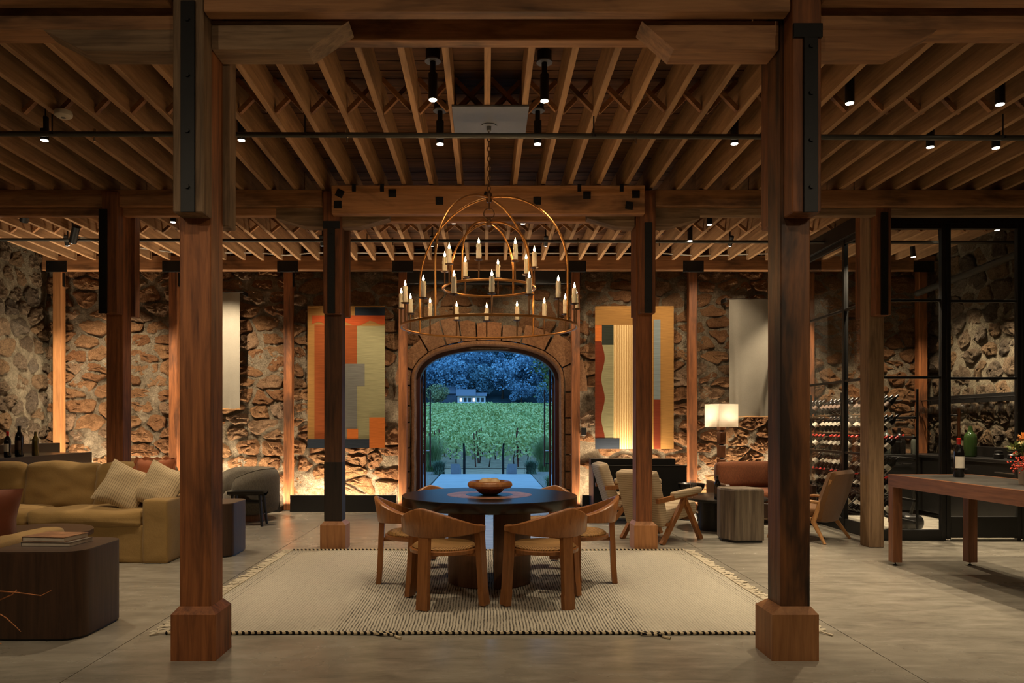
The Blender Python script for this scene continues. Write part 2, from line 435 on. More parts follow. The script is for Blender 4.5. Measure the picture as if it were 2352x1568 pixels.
# ------------------------------------------------------------------ geometry builder
class G:
    def __init__(s):
        s.v, s.f, s.mi = [], [], []
        s.M = Matrix.Identity(4)
        s.k = 0
    def add(s, vs, fs):
        o = len(s.v)
        for p in vs:
            s.v.append(s.M @ Vector(p))
        for f in fs:
            s.f.append([i + o for i in f]); s.mi.append(s.k)
        return s
    def box(s, x0, x1, y0, y1, z0, z1, b=0.0):
        if b <= 0:
            vs = [(x, y, z) for x in (x0, x1) for y in (y0, y1) for z in (z0, z1)]
            return s.add(vs, [(0, 1, 3, 2), (4, 6, 7, 5), (0, 4, 5, 1), (2, 3, 7, 6), (0, 2, 6, 4), (1, 5, 7, 3)])
        vs, idx = [], {}
        X, Y, Z = (x0, x1), (y0, y1), (z0, z1)
        for i in (0, 1):
            for j in (0, 1):
                for k in (0, 1):
                    si, sj, sk = 1 - 2 * i, 1 - 2 * j, 1 - 2 * k
                    for a in range(3):
                        p = [X[i], Y[j], Z[k]]
                        d = [si * b, sj * b, sk * b]
                        for c in range(3):
                            if c != a:
                                p[c] += d[c]
                        idx[(i, j, k, a)] = len(vs)
                        vs.append(tuple(p))
        fs = []
        for a in range(3):
            b1, b2 = [(1, 2), (0, 2), (0, 1)][a]
            for e in (0, 1):
                q = []
                for (u, w) in ((0, 0), (1, 0), (1, 1), (0, 1)):
                    c = [0, 0, 0]; c[a] = e; c[b1] = u; c[b2] = w
                    q.append(idx[(c[0], c[1], c[2], a)])
                fs.append(tuple(q))
            for u in (0, 1):
                for w in (0, 1):
                    c0 = [0, 0, 0]; c0[b1] = u; c0[b2] = w
                    c1 = list(c0); c1[a] = 1
                    fs.append((idx[(*c0, b1)], idx[(*c1, b1)], idx[(*c1, b2)], idx[(*c0, b2)]))
        for i in (0, 1):
            for j in (0, 1):
                for k in (0, 1):
                    fs.append((idx[(i, j, k, 0)], idx[(i, j, k, 1)], idx[(i, j, k, 2)]))
        return s.add(vs, fs)
    def prism(s, poly, axis, a, b):
        n = len(poly)
        def mk(p, h):
            return {'x': (h, p[0], p[1]), 'y': (p[0], h, p[1]), 'z': (p[0], p[1], h)}[axis]
        vs = [mk(p, a) for p in poly] + [mk(p, b) for p in poly]
        fs = [tuple(range(n)), tuple(range(2 * n - 1, n - 1, -1))]
        fs += [(i, (i + 1) % n, n + (i + 1) % n, n + i) for i in range(n)]
        return s.add(vs, fs)
    def loft(s, rings, closed=True, cap=True):
        n = len(rings[0])
        vs = [p for r in rings for p in r]
        fs = []
        for k in range(len(rings) - 1):
            for i in range(n if closed else n - 1):
                j = (i + 1) % n
                fs.append((k * n + i, k * n + j, (k + 1) * n + j, (k + 1) * n + i))
        if cap and closed:
            fs.append(tuple(range(n - 1, -1, -1)))
            fs.append(tuple(range((len(rings) - 1) * n, len(rings) * n)))
        return s.add(vs, fs)
    def tube(s, pts, r, n=8, closed=False, sx=1.0):
        pts = [Vector(p) for p in pts]
        m = len(pts)
        rs = r if isinstance(r, (list, tuple)) else [r] * m
        rings, up = [], None
        for i in range(m):
            if closed:
                d = pts[(i + 1) % m] - pts[i - 1]
            else:
                d = pts[min(i + 1, m - 1)] - pts[max(i - 1, 0)]
            d.normalize()
            if up is None:
                up = Vector((0, 0, 1)) if abs(d.z) < 0.9 else Vector((1, 0, 0))
            up = (up - d * up.dot(d)).normalized()
            w = d.cross(up)
            rings.append([tuple(pts[i] + (up * math.cos(2 * PI * k / n) + w * math.sin(2 * PI * k / n) * sx) * rs[i]) for k in range(n)])
        if closed:
            rings.append(rings[0])
        return s.loft(rings, True, not closed)
    def lathe(s, prof, n=16, c=(0, 0, 0)):
        rings = [[(c[0] + r * math.cos(2 * PI * k / n), c[1] + r * math.sin(2 * PI * k / n), c[2] + z) for k in range(n)] for r, z in prof]
        return s.loft(rings)
    def cyl(s, c, r, z0, z1, n=16, r2=None):
        r2 = r if r2 is None else r2
        return s.lathe([(r, z0), (r2, z1)], n, c)
    def rbox(s, c, sz, r, n=8, puff=0.0, wob=0.0, seed=0):
        hx = [sz[0] / 2, sz[1] / 2, sz[2] / 2]
        r = min(r, min(hx) * 0.999)
        pts, key, fs = [], {}, []
        def vert(p):
            k = tuple(round(q * 1e5) for q in p)
            if k not in key:
                key[k] = len(pts)
                inn = Vector([max(-hx[i] + r, min(hx[i] - r, p[i])) for i in range(3)])
                d = Vector(p) - inn
                if d.length > 1e-9:
                    d = d.normalized() * r
                q = inn + d
                if puff:
                    f = 1.0
                    for i in range(3):
                        o = [j for j in range(3) if j != i]
                        g = (1 - (q[o[0]] / hx[o[0]]) ** 2) * (1 - (q[o[1]] / hx[o[1]]) ** 2)
                        q[i] += math.copysign(puff * max(0, g) * min(1, abs(q[i]) / hx[i]), q[i])
                if wob:
                    nv = noise.noise_vector(Vector((q.x * 5 + seed * 9.1, q.y * 5, q.z * 9)))
                    q += nv * wob
                pts.append(tuple(q + Vector(c)))
            return key[k]
        L = [[-hx[a]] + [(-hx[a] + r) + (2 * hx[a] - 2 * r) * t / n for t in range(n + 1)] + [hx[a]] for a in range(3)]
        for a in range(3):
            b1, b2 = [(1, 2), (2, 0), (0, 1)][a]
            for e in (-1, 1):
                def ext(l, r_):
                    return [l[0], l[0] + r_ * 0.3] + l[1:-1] + [l[-1] - r_ * 0.3, l[-1]]
                A, B = ext(L[b1], r), ext(L[b2], r)
                for i in range(len(A) - 1):
                    for j in range(len(B) - 1):
                        q = []
                        for (u, w) in ((A[i], B[j]), (A[i + 1], B[j]), (A[i + 1], B[j + 1]), (A[i], B[j + 1])):
                            p = [0, 0, 0]; p[a] = e * hx[a]; p[b1] = u; p[b2] = w
                            q.append(vert(p))
                        if e < 0:
                            q.reverse()
                        fs.append(tuple(q))
        return s.add(pts, fs)
    def grid(s, fn, nu, nv):
        vs = [fn(i / nu, j / nv) for j in range(nv + 1) for i in range(nu + 1)]
        w = nu + 1
        return s.add(vs, [(j * w + i, j * w + i + 1, (j + 1) * w + i + 1, (j + 1) * w + i) for j in range(nv) for i in range(nu)])
    def mesh(s, name, mats, smooth=35):
        me = bpy.data.meshes.new(name)
        me.from_pydata([tuple(p) for p in s.v], [], s.f)
        for m in (mats if isinstance(mats, (list, tuple)) else [mats]):
            me.materials.append(MATS[m])
        if any(s.mi):
            me.polygons.foreach_set('material_index', s.mi)
        if smooth:
            me.polygons.foreach_set('use_smooth', [True] * len(me.polygons))
            me.set_sharp_from_angle(angle=R(smooth))
        me.update()
        return me

def link(name, me, parent=None, loc=None, rot=None):
    o = bpy.data.objects.new(name, me)
    COL.objects.link(o)
    if parent is not None:
        o.parent = parent
    if loc is not None:
        o.location = loc
    if rot is not None:
        o.rotation_euler = rot
    return o
def tag(o, label=None, cat=None, group=None, kind=None):
    for k, v in (('label', label), ('category', cat), ('group', group), ('kind', kind)):
        if v:
            o[k] = v
    return o
def thing(name, label, cat, loc=(0, 0, 0), rz=0.0, group=None):
    o = link(name, None, None, loc, (0, 0, rz))
    o.empty_display_size = 0.1
    return tag(o, label, cat, group)
def part(g, name, mat, parent, smooth=35, loc=None, rot=None, label=None, kind=None):
    o = link(name, g.mesh(name, mat, smooth), parent, loc, rot)
    return tag(o, label, None, None, kind)
def solo(g, name, mat, label, cat, group=None, smooth=35, loc=None, rot=None):
    return tag(part(g, name, mat, None, smooth, loc, rot), label, cat, group)
def struct(g, name, mat, smooth=35, label=None):
    return tag(part(g, name, mat, None, smooth), label, None, None, 'structure')
def copy_tree(o, parent=None):
    c = o.copy(); COL.objects.link(c); c.parent = parent
    for ch in list(o.children):
        copy_tree(ch, c)
    return c
def B(x0, x1, y0, y1, z0, z1, b=0.004):
    return G().box(x0, x1, y0, y1, z0, z1, b)
def spot(parent, loc, target, power, size=70, blend=0.5, col=WARM, rad=0.03):
    l = bpy.data.lights.new('spot_lamp', 'SPOT')
    l.energy = power; l.color = col; l.spot_size = R(size); l.spot_blend = blend; l.shadow_soft_size = rad
    o = link('spot_lamp', l, parent)
    o.location = loc
    d = Vector(target) - Vector(loc)
    o.rotation_euler = d.to_track_quat('-Z', 'Y').to_euler()
    return o
def point(parent, loc, power, col=WARM, rad=0.02):
    l = bpy.data.lights.new('lamp', 'POINT')
    l.energy = power; l.color = col; l.shadow_soft_size = rad
    o = link('bulb_light', l, parent); o.location = loc
    return o
def area(parent, loc, rot, sx, sy, power, col=WARM, spread=180):
    l = bpy.data.lights.new('strip_lamp', 'AREA')
    l.shape = 'RECTANGLE'; l.size = sx; l.size_y = sy; l.energy = power; l.color = col; l.spread = R(spread)
    o = link('strip_light', l, parent); o.location = loc; o.rotation_euler = rot
    return o

# ------------------------------------------------------------------ room shell
WL, WR, WB, WF = -7.1, 7.2, 12.0, -3.0          # left, right, back and camera-side walls
CEIL = 4.22
floor = struct(G().box(WL - .3, WR + .3, WF - .3, WB + .35, -0.2, -0.012), 'floor', 'joint_dark')
xs, ys = [WL, -2.26, 2.35, WR], [WF, 1.6, 6.43, 11.3, WB + .35]
for i in range(3):
    for j in range(4):
        part(G().box(xs[i] + .003, xs[i + 1] - .003, ys[j] + .003, ys[j + 1] - .003, -0.012, 0.0), 'slab', 'concrete', floor)

def rough_grid(fn, nu, nv, keep, amp, seed, nrm):
    g = G()
    vs = {}
    pts, fs = [], []
    for j in range(nv):
        for i in range(nu):
            if not keep((i + .5) / nu, (j + .5) / nv):
                continue
            q = []
            for (a, b) in ((i, j), (i + 1, j), (i + 1, j + 1), (i, j + 1)):
                if (a, b) not in vs:
                    p = Vector(fn(a / nu, b / nv))
                    h = noise.fractal(p * 2.3 + Vector((seed, 0, 0)), 0.9, 2.1, 5) * amp
                    vs[(a, b)] = len(pts)
                    pts.append(tuple(p + nrm * h))
                q.append(vs[(a, b)])
            fs.append(tuple(q))
    g.add(pts, fs)
    return g

def voronoi(u0, u1, v0, v1, du, dv, seed):
    rng = random.Random(seed)
    S = []
    nv = int((v1 - v0) / dv) + 2
    for j in range(-1, nv + 1):
        u = u0 - du + (0.5 * du if j % 2 else 0) + rng.uniform(-.2, .2) * du
        while u < u1 + du:
            S.append((u + rng.uniform(-.3, .3) * du, v0 + (j + .5) * dv + rng.uniform(-.42, .42) * dv))
            u += du * rng.choice((0.6, 0.8, 1.0, 1.0, 1.25, 1.5))
    A = np.array(S)
    sc_ = np.array([1.0 / du, 1.0 / dv])
    cells = []
    for i, (cu, cv) in enumerate(S):
        if not (u0 - .05 < cu < u1 + .05 and v0 - .05 < cv < v1 + .05):
            continue
        d = (A - A[i]) * sc_
        near = np.argsort((d ** 2).sum(1))[1:22]
        poly = [(cu - du, cv - dv), (cu + du, cv - dv), (cu + du, cv + dv), (cu - du, cv + dv)]
        for k in near:
            nx, ny = (A[k] - A[i]) * sc_ * sc_
            mx, my = (A[k] + A[i]) / 2
            out = []
            for a in range(len(poly)):
                p, q = poly[a], poly[(a + 1) % len(poly)]
                dp = (p[0] - mx) * nx + (p[1] - my) * ny
                dq = (q[0] - mx) * nx + (q[1] - my) * ny
                if dp <= 0:
                    out.append(p)
                if dp * dq < 0:
                    tt = dp / (dp - dq)
                    out.append((p[0] + (q[0] - p[0]) * tt, p[1] + (q[1] - p[1]) * tt))
            poly = out
            if len(poly) < 3:
                break
        if len(poly) >= 3:
            cells.append(poly)
    return cells

def stone_wall(parent, u0, u1, v0, v1, du, dv, seed, place, nrm, inside, mat, hmax, shrink=(0.62, 0.93), most=300, score=None):
    """Irregular stones set in the mortar of a wall: the largest as parts, the rest as one stuff part."""
    rng = random.Random(seed + 1)
    out = []
    for poly in voronoi(u0, u1, v0, v1, du, dv, seed):
        P = np.array(poly)
        c = P.mean(0)
        if not inside(c[0], c[1]):
            continue
        area_ = 0.5 * abs(np.dot(P[:, 0], np.roll(P[:, 1], -1)) - np.dot(P[:, 1], np.roll(P[:, 0], -1)))
        if area_ < 0.002:
            continue
        N = 24
        per = np.linalg.norm(np.roll(P, -1, 0) - P, axis=1)
        tot = per.sum()
        ring = []
        for k in range(N):
            d = tot * k / N
            i = 0
            while d > per[i] and i < len(per) - 1:
                d -= per[i]; i += 1
            ring.append(P[i] + (P[(i + 1) % len(P)] - P[i]) * (d / max(per[i], 1e-6)))
        ring = np.array(ring)
        ring = 0.7 * ring + 0.15 * np.roll(ring, 1, 0) + 0.15 * np.roll(ring, -1, 0)
        sh = rng.uniform(*shrink)
        H = hmax * rng.uniform(0.45, 1.0)
        tilt = (rng.uniform(-.35, .35), rng.uniform(-.5, .3))
        out.append((area_ * sh, c, ring, sh, H, tilt, rng.random() * 50))
    out.sort(key=lambda a: -(score(a) if score else a[0]))
    rest = G()
    for n_, (ar, c, ring, sh, H, tilt, sd) in enumerate(out):
        cen = Vector(place(c[0], c[1]))
        vs, fs = [], []
        N = len(ring)
        for (s_, h_) in ((1.0, -0.8), (0.97, 0.2), (0.88, 0.65), (0.72, 0.9), (0.5, 1.0), (0.24, 1.0)):
            for q in ring:
                e = (q - c) * sh * s_
                p = Vector(place(c[0] + e[0], c[1] + e[1]))
                nv = noise.noise_vector(p * 9 + Vector((sd, 0, 0)))
                n2 = noise.noise(p * 22 + Vector((0, sd, 0)))
                h = H * h_ + H * 0.8 * (tilt[0] * e[0] / du + tilt[1] * e[1] / dv) * (h_ > 0)
                if h_ > 0:
                    h += n2 * 0.03 + nv.x * 0.022 + noise.noise(p * 43 + Vector((sd, 9, 0))) * 0.016
                p = p + nrm * h + (nv - nrm * nv.dot(nrm)) * 0.034 * (1.0 if s_ > .8 else .5)
                vs.append(tuple(p - cen))
        p = Vector(place(c[0], c[1])) + nrm * (H + noise.noise(Vector((sd, sd, 0))) * .02)
        vs.append(tuple(p - cen))
        for r_ in range(5):
            for i in range(N):
                j = (i + 1) % N
                fs.append((r_ * N + i, r_ * N + j, (r_ + 1) * N + j, (r_ + 1) * N + i))
        for i in range(N):
            fs.append((5 * N + i, 5 * N + (i + 1) % N, 6 * N))
        if n_ < most:
            g = G(); g.add(vs, fs)
            part(g, 'stone', mat, parent, 28, loc=tuple(cen))
        else:
            rest.add([tuple(Vector(v) + cen) for v in vs], fs)
    if rest.f:
        part(rest, 'small_stones', mat, parent, 28, kind='stuff')

# arched door opening
DC, DA, ZS, ZT = 0.035, 1.22, 2.06, 2.70
def arch_z(x, a=DA, zs=ZS, zt=ZT, c=DC, e=2.3):
    t_ = min(1.0, abs((x - c) / a))
    return zs + (zt - zs) * (1 - t_ ** e) ** (1 / e)
def in_door(x, z, m=0.0):
    return abs(x - DC) < DA + m and z < arch_z(x, DA + m, ZS, ZT + m)
wall_back = struct(rough_grid(lambda u, v: (WL - .2 + (WR - WL + .4) * u, WB, CEIL * v), 480, 140,
                   lambda u, v: not in_door(WL - .2 + (WR - WL + .4) * u, CEIL * v, 0.03), 0.06, 3.0, Vector((0, -1, 0))), 'wall_back', 'mortar', 60)
TAPS = [(-2.85, -1.58, 0.98, 3.28), (1.72, 3.0, 0.98, 3.27)]
def back_score(a):
    c = a[1]
    s_ = a[0]
    if any(t[0] < c[0] < t[1] and t[2] < c[1] < t[3] for t in TAPS) or c[1] > 3.85 or c[1] < .2 or 4.3 < c[0] < 5.3:
        s_ *= 0.05
    return s_
stone_wall(wall_back, WL, WR, 0.0, CEIL, 0.42, 0.22, 11, lambda u, v: (u, WB, v), Vector((0, -1, 0)),
           lambda u, v: not in_door(u, v, 0.34), 'sandstone', 0.05, (0.74, 0.98), score=back_score)
wall_left = struct(rough_grid(lambda u, v: (WL, WF + (WB + .3 - WF) * u, CEIL * v), 330, 90, lambda u, v: True, 0.05, 17.0, Vector((1, 0, 0))), 'wall_left', 'mortar_pale', 60)
stone_wall(wall_left, 8.6, WB, 0.0, CEIL, 0.34, 0.27, 21, lambda u, v: (WL, u, v), Vector((1, 0, 0)), lambda u, v: True, 'fieldstone', 0.05, (0.66, 0.95))
wall_right = struct(rough_grid(lambda u, v: (WR, WF + (WB + .3 - WF) * u, CEIL * v), 330, 90, lambda u, v: True, 0.05, 31.0, Vector((-1, 0, 0))), 'wall_right', 'mortar_pale', 60)
stone_wall(wall_right, 8.6, WB, 0.0, CEIL, 0.34, 0.28, 33, lambda u, v: (WR, u, v), Vector((-1, 0, 0)), lambda u, v: True, 'fieldstone', 0.045, (0.66, 0.97))
struct(G().box(WL - .1, WR + .1, WF - .2, WF, 0, CEIL), 'wall_front', 'plain_wall')

# voussoirs and jamb stones round the arch, and the rounded stone reveal
g = G()
pathp = []
for k in range(9):
    pathp.append((DC - DA, 0.0 + ZS * k / 9))
for k in range(1, 40):
    th = PI - PI * k / 40
    x_ = DC + DA * math.copysign(abs(math.cos(th)) ** (2 / 2.3), math.cos(th))
    pathp.append((x_, ZS + (ZT - ZS) * abs(math.sin(th)) ** (2 / 2.3)))
for k in range(9):
    pathp.append((DC + DA, ZS - ZS * (k + 1) / 9))
rev = [(0.03, -0.02), (0.03, 0.0), (0.02, -0.055), (0.0, -0.075), (-0.03, -0.06), (-0.045, 0.0), (-0.05, 0.4), (0.05, 0.4)]
rings = []
for i, (x_, z_) in enumerate(pathp):
    a, b = pathp[max(0, i - 1)], pathp[min(len(pathp) - 1, i + 1)]
    d = Vector((b[0] - a[0], 0, b[1] - a[1])).normalized()
    nn = Vector((-d.z, 0, d.x))
    wob_ = noise.noise(Vector((x_ * 3, 0, z_ * 3))) * 0.018
    rings.append([(x_ + nn.x * (o_ + wob_), WB + y_, z_ + nn.z * (o_ + wob_)) for o_, y_ in rev])
part(g.loft(rings), 'arch_reveal', 'arch_stone', wall_back, 40)
L_ = [0.0]
for i in range(1, len(pathp)):
    L_.append(L_[-1] + math.dist(pathp[i], pathp[i - 1]))
def path_at(d):
    for i in range(1, len(L_)):
        if d <= L_[i]:
            t_ = (d - L_[i - 1]) / (L_[i] - L_[i - 1])
            p = Vector(pathp[i - 1]).lerp(Vector(pathp[i]), t_)
            dd = (Vector(pathp[i]) - Vector(pathp[i - 1])).normalized()
            return p, Vector((-dd.y, dd.x))
    return Vector(pathp[-1]), Vector((1, 0))
rng = random.Random(5)
d0 = 0.0
while d0 < L_[-1] - .1:
    w_ = rng.uniform(0.24, 0.42)
    d1 = min(d0 + w_, L_[-1])
    dep = rng.uniform(0.26, 0.44) if 1.9 < (d0 + d1) / 2 < L_[-1] - 1.9 else rng.uniform(0.13, 0.2)
    g = G(); rr_ = []
    for d in (d0 + .012, (d0 + d1) / 2, d1 - .012):
        p, n_ = path_at(d)
        q0 = p + n_ * 0.035; q1 = p + n_ * dep * rng.uniform(.93, 1.05)
        h_ = 0.07 + rng.uniform(-.01, .02)
        rr_.append([(q0.x, WB, q0.y), (q0.x, WB - h_, q0.y), ((q0.x + q1.x) / 2, WB - h_ - rng.uniform(0, .015), (q0.y + q1.y) / 2), (q1.x, WB - h_ * .9, q1.y), (q1.x, WB, q1.y)])
    g.loft(rr_)
    part(g, 'arch_stone', 'arch_stone', wall_back, 30)
    d0 = d1

# ceiling: deck boards, joists and cross bridging
ceiling = struct(G().box(WL - .2, WR + .2, WF - .2, WB + .2, CEIL + .03, CEIL + .12), 'ceiling', 'deck_wood')
y = 4.0
rng = random.Random(3)
while y < 12.0:
    w_ = rng.uniform(0.125, 0.15)
    part(G().box(WL, WR, y + .004, min(y + w_, 12.0) - .004, CEIL - rng.uniform(0, .008), CEIL + .03), 'plank', 'deck_wood', ceiling)
    y += w_
JP, J0 = 0.2972, 0.018
joists = [J0 + JP * k for k in range(-23, 25) if WL + .05 < J0 + JP * k < WR - .05]
for (ya, yb, zb, ym) in ((3.9, 8.35, 3.935, 6.1), (8.35, 12.0, 3.99, 10.1)):
    jm = G().box(-.024, .024, 0, yb - ya, 0, CEIL - zb, 0.003).mesh('joist', 'joist_wood')
    w_ = JP - .05
    hh = CEIL - zb - .03
    bms = []
    for s_ in (1, -1):
        g = G()
        a_ = Vector((-w_ / 2 * s_, 0, 0)); b_ = Vector((w_ / 2 * s_, 0, hh))
        d = (b_ - a_).normalized(); nn = Vector((-d.z, 0, d.x)) * .018
        o_ = s_ * .022
        g.loft([[tuple(p + nn + Vector((0, o_ - .02, 0))), tuple(p + nn + Vector((0, o_ + .02, 0))), tuple(p - nn + Vector((0, o_ + .02, 0))), tuple(p - nn + Vector((0, o_ - .02, 0)))] for p in (a_, b_)])
        bms.append(g.mesh('brace', 'timber_x'))
    for k, x in enumerate(joists):
        link('joist', jm, ceiling, (x + rng.uniform(-.006, .006), ya, zb + rng.uniform(-.006, .004)))
        if k < len(joists) - 1:
            for bm in bms:
                link('brace', bm, ceiling, (x + JP / 2, ym, zb + .015))

# ------------------------------------------------------------------ timber frame
def timber_post(x0, x1, yf, label, mat='timber_z', base=None, top=3.93, plates=True, strap=(0.065, 0.145), strap_top=3.55, pz=2.575, d=0.2, bracket=False, basemat='fresh_timber', platemat='timber_z'):
    o = thing('timber_post', label, 'post', ((x0 + x1) / 2, yf + d / 2, 0))
    hx, hy = (x1 - x0) / 2, d / 2
    z0 = 0.0
    part(B(-hx, hx, -hy, hy, 0.02 if base else 0, top, .006), 'shaft', mat, o)
    if base:
        cx = (x0 + x1) / 2
        a, b = base[0] - cx, base[1] - cx
        f_, k_ = -hy - .04, hy + .03
        g = G()
        ch = .04
        g.loft([[(a, f_, 0), (b, f_, 0), (b, k_, 0), (a, k_, 0)], [(a, f_, .268), (b, f_, .268), (b, k_, .268), (a, k_, .268)],
                [(-hx - .002, -hy - .002, .308), (hx + .002, -hy - .002, .308), (hx + .002, hy + .002, .308), (-hx - .002, hy + .002, .308)]])
        part(g, 'plinth', basemat, o, 20)
    if plates:
        part(B(-hx + .015, hx + .007, -hy - .13, -hy, pz, 3.9, .006), 'front_plate', platemat, o)
        part(B(-hx + .005, hx + .04, hy, hy + .12, pz + .01, 3.9, .006), 'rear_plate', platemat, o)
        st = part(B(-hx + strap[0], -hx + strap[1], -hy - .145, -hy - .13, pz - .002, strap_top, .002), 'steel_strap', 'black_steel', o)
        for q in range(4):
            zz = pz + .14 + (strap_top - pz - .25) * q / 3
            bg = G(); bg.M = Matrix.Translation((-hx + (strap[0] + strap[1]) / 2, -hy - .145, zz)) @ Matrix.Rotation(R(90), 4, 'X')
            part(bg.cyl((0, 0, 0), .013, -.001, .012, 6), 'bolt', 'black_steel', st)
        if bracket:
            part(B(-hx + .015, hx + .007, -hy - .148, -hy - .13, strap_top - .06, strap_top + .02, .002), 'steel_bracket', 'black_steel', o)
    return o
timber_post(-1.79, -1.607, 4.33, 'thick brown timber post standing in the left foreground, grey plinth at rug corner', 'timber_z', (-1.825, -1.565), strap_top=3.77, basemat='timber_z', platemat='old_timber_z')
timber_post(1.727, 1.90, 4.33, 'dark scarred timber post standing in the right foreground on pale plinth', 'scarred_timber', (1.663, 1.933), strap=(.075, .155), strap_top=3.62, bracket=True)
timber_post(-1.772, -1.58, 8.14, 'dark timber post in front of the left tapestry, black stained above its plinth', 'dark_timber', (-1.81, -1.533), bracket=True)
timber_post(1.653, 1.83, 8.12, 'reddish timber post in front of the right tapestry beside cream chairs', 'timber_z', (1.625, 1.88))
timber_post(-4.17, -3.99, 8.14, 'timber post rising behind the olive sofa', 'timber_z', None, strap=(-.01, .08), strap_top=3.7)
timber_post(4.28, 4.45, 8.26, 'weathered timber post at corner of glass wine room', 'old_timber_z', None, strap=(.06, .14), strap_top=3.7)
dp = [o_ for o_ in bpy.data.objects if o_.get('label', '').startswith('dark timber post')][0]
part(B(-.0985, .0985, -.1025, .1025, .31, .96, .004), 'charred_band', 'charred_timber', dp, label='black charred section of the shaft')
wp = [(-6.83, 'pale timber wall post in far left corner of stone wall'), (-4.98, 'timber wall post second from left corner, behind left foreground post'),
      (-3.15, 'timber wall post beside grey barrel chair'), (-1.32, 'timber wall post left of arched doorway'),
      (1.44, 'timber wall post right of arched doorway'), (3.31, 'timber wall post behind floor lamp'),
      (5.18, 'timber wall post hidden behind the scarred foreground post'), (6.98, 'timber wall post inside glass wine room corner')]
for x, lb in wp:
    o = thing('wall_post', lb, 'post', (x, 11.86, 0))
    part(B(-.066, .066, -.066, .066, 0.01, 3.83, .005), 'shaft', 'fresh_timber' if x < -6 else 'timber_z', o)
    br = part(B(-.165, .165, -.082, -.070, 3.80, 3.98, .002), 'steel_bracket', 'black_steel', o)
    for sx in (-.13, .13):
        for sz in (3.84, 3.93):
            bg = G(); bg.M = Matrix.Translation((sx, -.082, sz)) @ Matrix.Rotation(R(90), 4, 'X')
            part(bg.cyl((0, 0, 0), .01, -.001, .008, 6), 'bolt', 'black_steel', br)
    part(B(.066, .082, -.03, .03, 3.58, 3.80, .002), 'side_strap', 'black_steel', o)
def beam(x0, x1, y0, y1, z0, z1, label, mat='timber_x', poly=None):
    o = link('timber_beam', (B(x0, x1, y0, y1, z0, z1, .006) if poly is None else G().prism(poly, 'y', y0, y1)).mesh('timber_beam', mat, 30))
    return tag(o, label, 'beam')
beam(WL + .03, 4.9, 11.78, 11.92, 3.83, 4.06, 'long timber beam along the head of the stone wall')
beam(4.95, WR - .03, 11.78, 11.92, 3.83, 4.06, 'timber beam above stone wall inside the wine room')
beam(-1.59, 1.72, 4.17, 4.26, 3.70, 3.95, 'front plank of the nearest overhead beam between foreground posts')
beam(-1.60, 1.72, 4.53, 4.63, 3.725, 3.95, 'rear plank of the nearest overhead beam, behind front plank')
beam(WL, -1.80, 4.35, 4.51, 3.69, 3.93, 'overhead beam running left from left foreground post')
beam(1.91, WR, 4.35, 4.51, 3.69, 3.93, 'overhead beam running right from right foreground post')
beam(WL, -1.80, 4.17, 4.26, 3.765, 3.95, 'upper plank left of left foreground post')
beam(1.91, WR, 4.17, 4.26, 3.765, 3.95, 'upper plank right of right foreground post')
def corbel(cx, y0, y1, hw, low, z0, z1, label, mat, side):
    a = hw * low
    poly = [(cx - hw, z1), (cx - a, z0), (cx + a, z0), (cx + hw, z1)]
    w_ = .1
    for s_, nm in ((-1, 'a'), (1, 'b')):
        if s_ * side > 0 or side == 0:
            pl = [(cx + s_ * w_, z1), (cx + s_ * w_, z0), (cx + s_ * a, z0), (cx + s_ * hw, z1)]
            tag(link('timber_corbel', G().prism(pl, 'y', y0, y1).mesh('timber_corbel', mat, 30)), label, 'corbel')
corbel(-1.70, 4.35, 4.51, .90, .73, 3.565, 3.69, 'grey weathered corbel left of left foreground post', 'old_timber_x', -1)
corbel(-1.70, 4.33, 4.51, .90, .73, 3.565, 3.73, 'chiselled corbel right of left foreground post', 'old_timber_x', 1)
corbel(1.815, 4.33, 4.51, .90, .79, 3.565, 3.73, 'corbel with charred underside left of right foreground post', 'timber_x', -1)
corbel(1.815, 4.35, 4.51, .84, .72, 3.565, 3.69, 'corbel right of right foreground post', 'timber_x', 1)
beam(WL, -1.775, 8.06, 8.30, 3.75, 3.93, 'mid overhead beam left of the dark post')
beam(1.835, WR, 8.06, 8.30, 3.75, 3.93, 'mid overhead beam right of the reddish post')
beam(WL, -2.3, 8.14, 8.24, 3.67, 3.75, 'lower strip under left mid beam')
beam(2.35, WR, 8.14, 8.24, 3.67, 3.75, 'lower strip under right mid beam', 'old_timber_x')
bb = thing('timber_beam', 'deep central beam with square steel plates behind chandelier', 'beam')
part(B(-1.64, 1.70, 7.88, 7.99, 3.615, 3.92, .006), 'board', 'timber_x', bb)
for (px, pz, rot) in ((-1.55, 3.83, 25), (-1.57, 3.71, 0), (-.99, 3.83, 0), (-.49, 3.75, 0), (.55, 3.75, 0), (1.08, 3.81, 0), (1.6, 3.82, 0), (1.53, 3.70, 8), (.02, 3.8, 20)):
    g = G(); g.M = Matrix.Translation((px, 7.88, pz)) @ Matrix.Rotation(R(rot), 4, 'Y')
    g.box(-.04, .04, -.012, 0.0, -.04, .04, .002)
    pl = part(g, 'steel_plate', 'black_steel', bb)
    g = G(); g.M = Matrix.Translation((px, 7.868, pz)) @ Matrix.Rotation(R(90), 4, 'X')
    part(g.cyl((0, 0, 0), .012, -.001, .01, 6), 'bolt', 'black_steel', pl)
for px in (-1.40, -1.10, 1.0, 1.45):
    part(B(px - .02, px + .02, 7.872, 7.881, 3.85, 3.93, .001), 'joist_hanger', 'black_steel', bb)
beam(-1.58, 1.65, 8.34, 8.44, 3.66, 3.93, 'rear plank behind deep central beam')
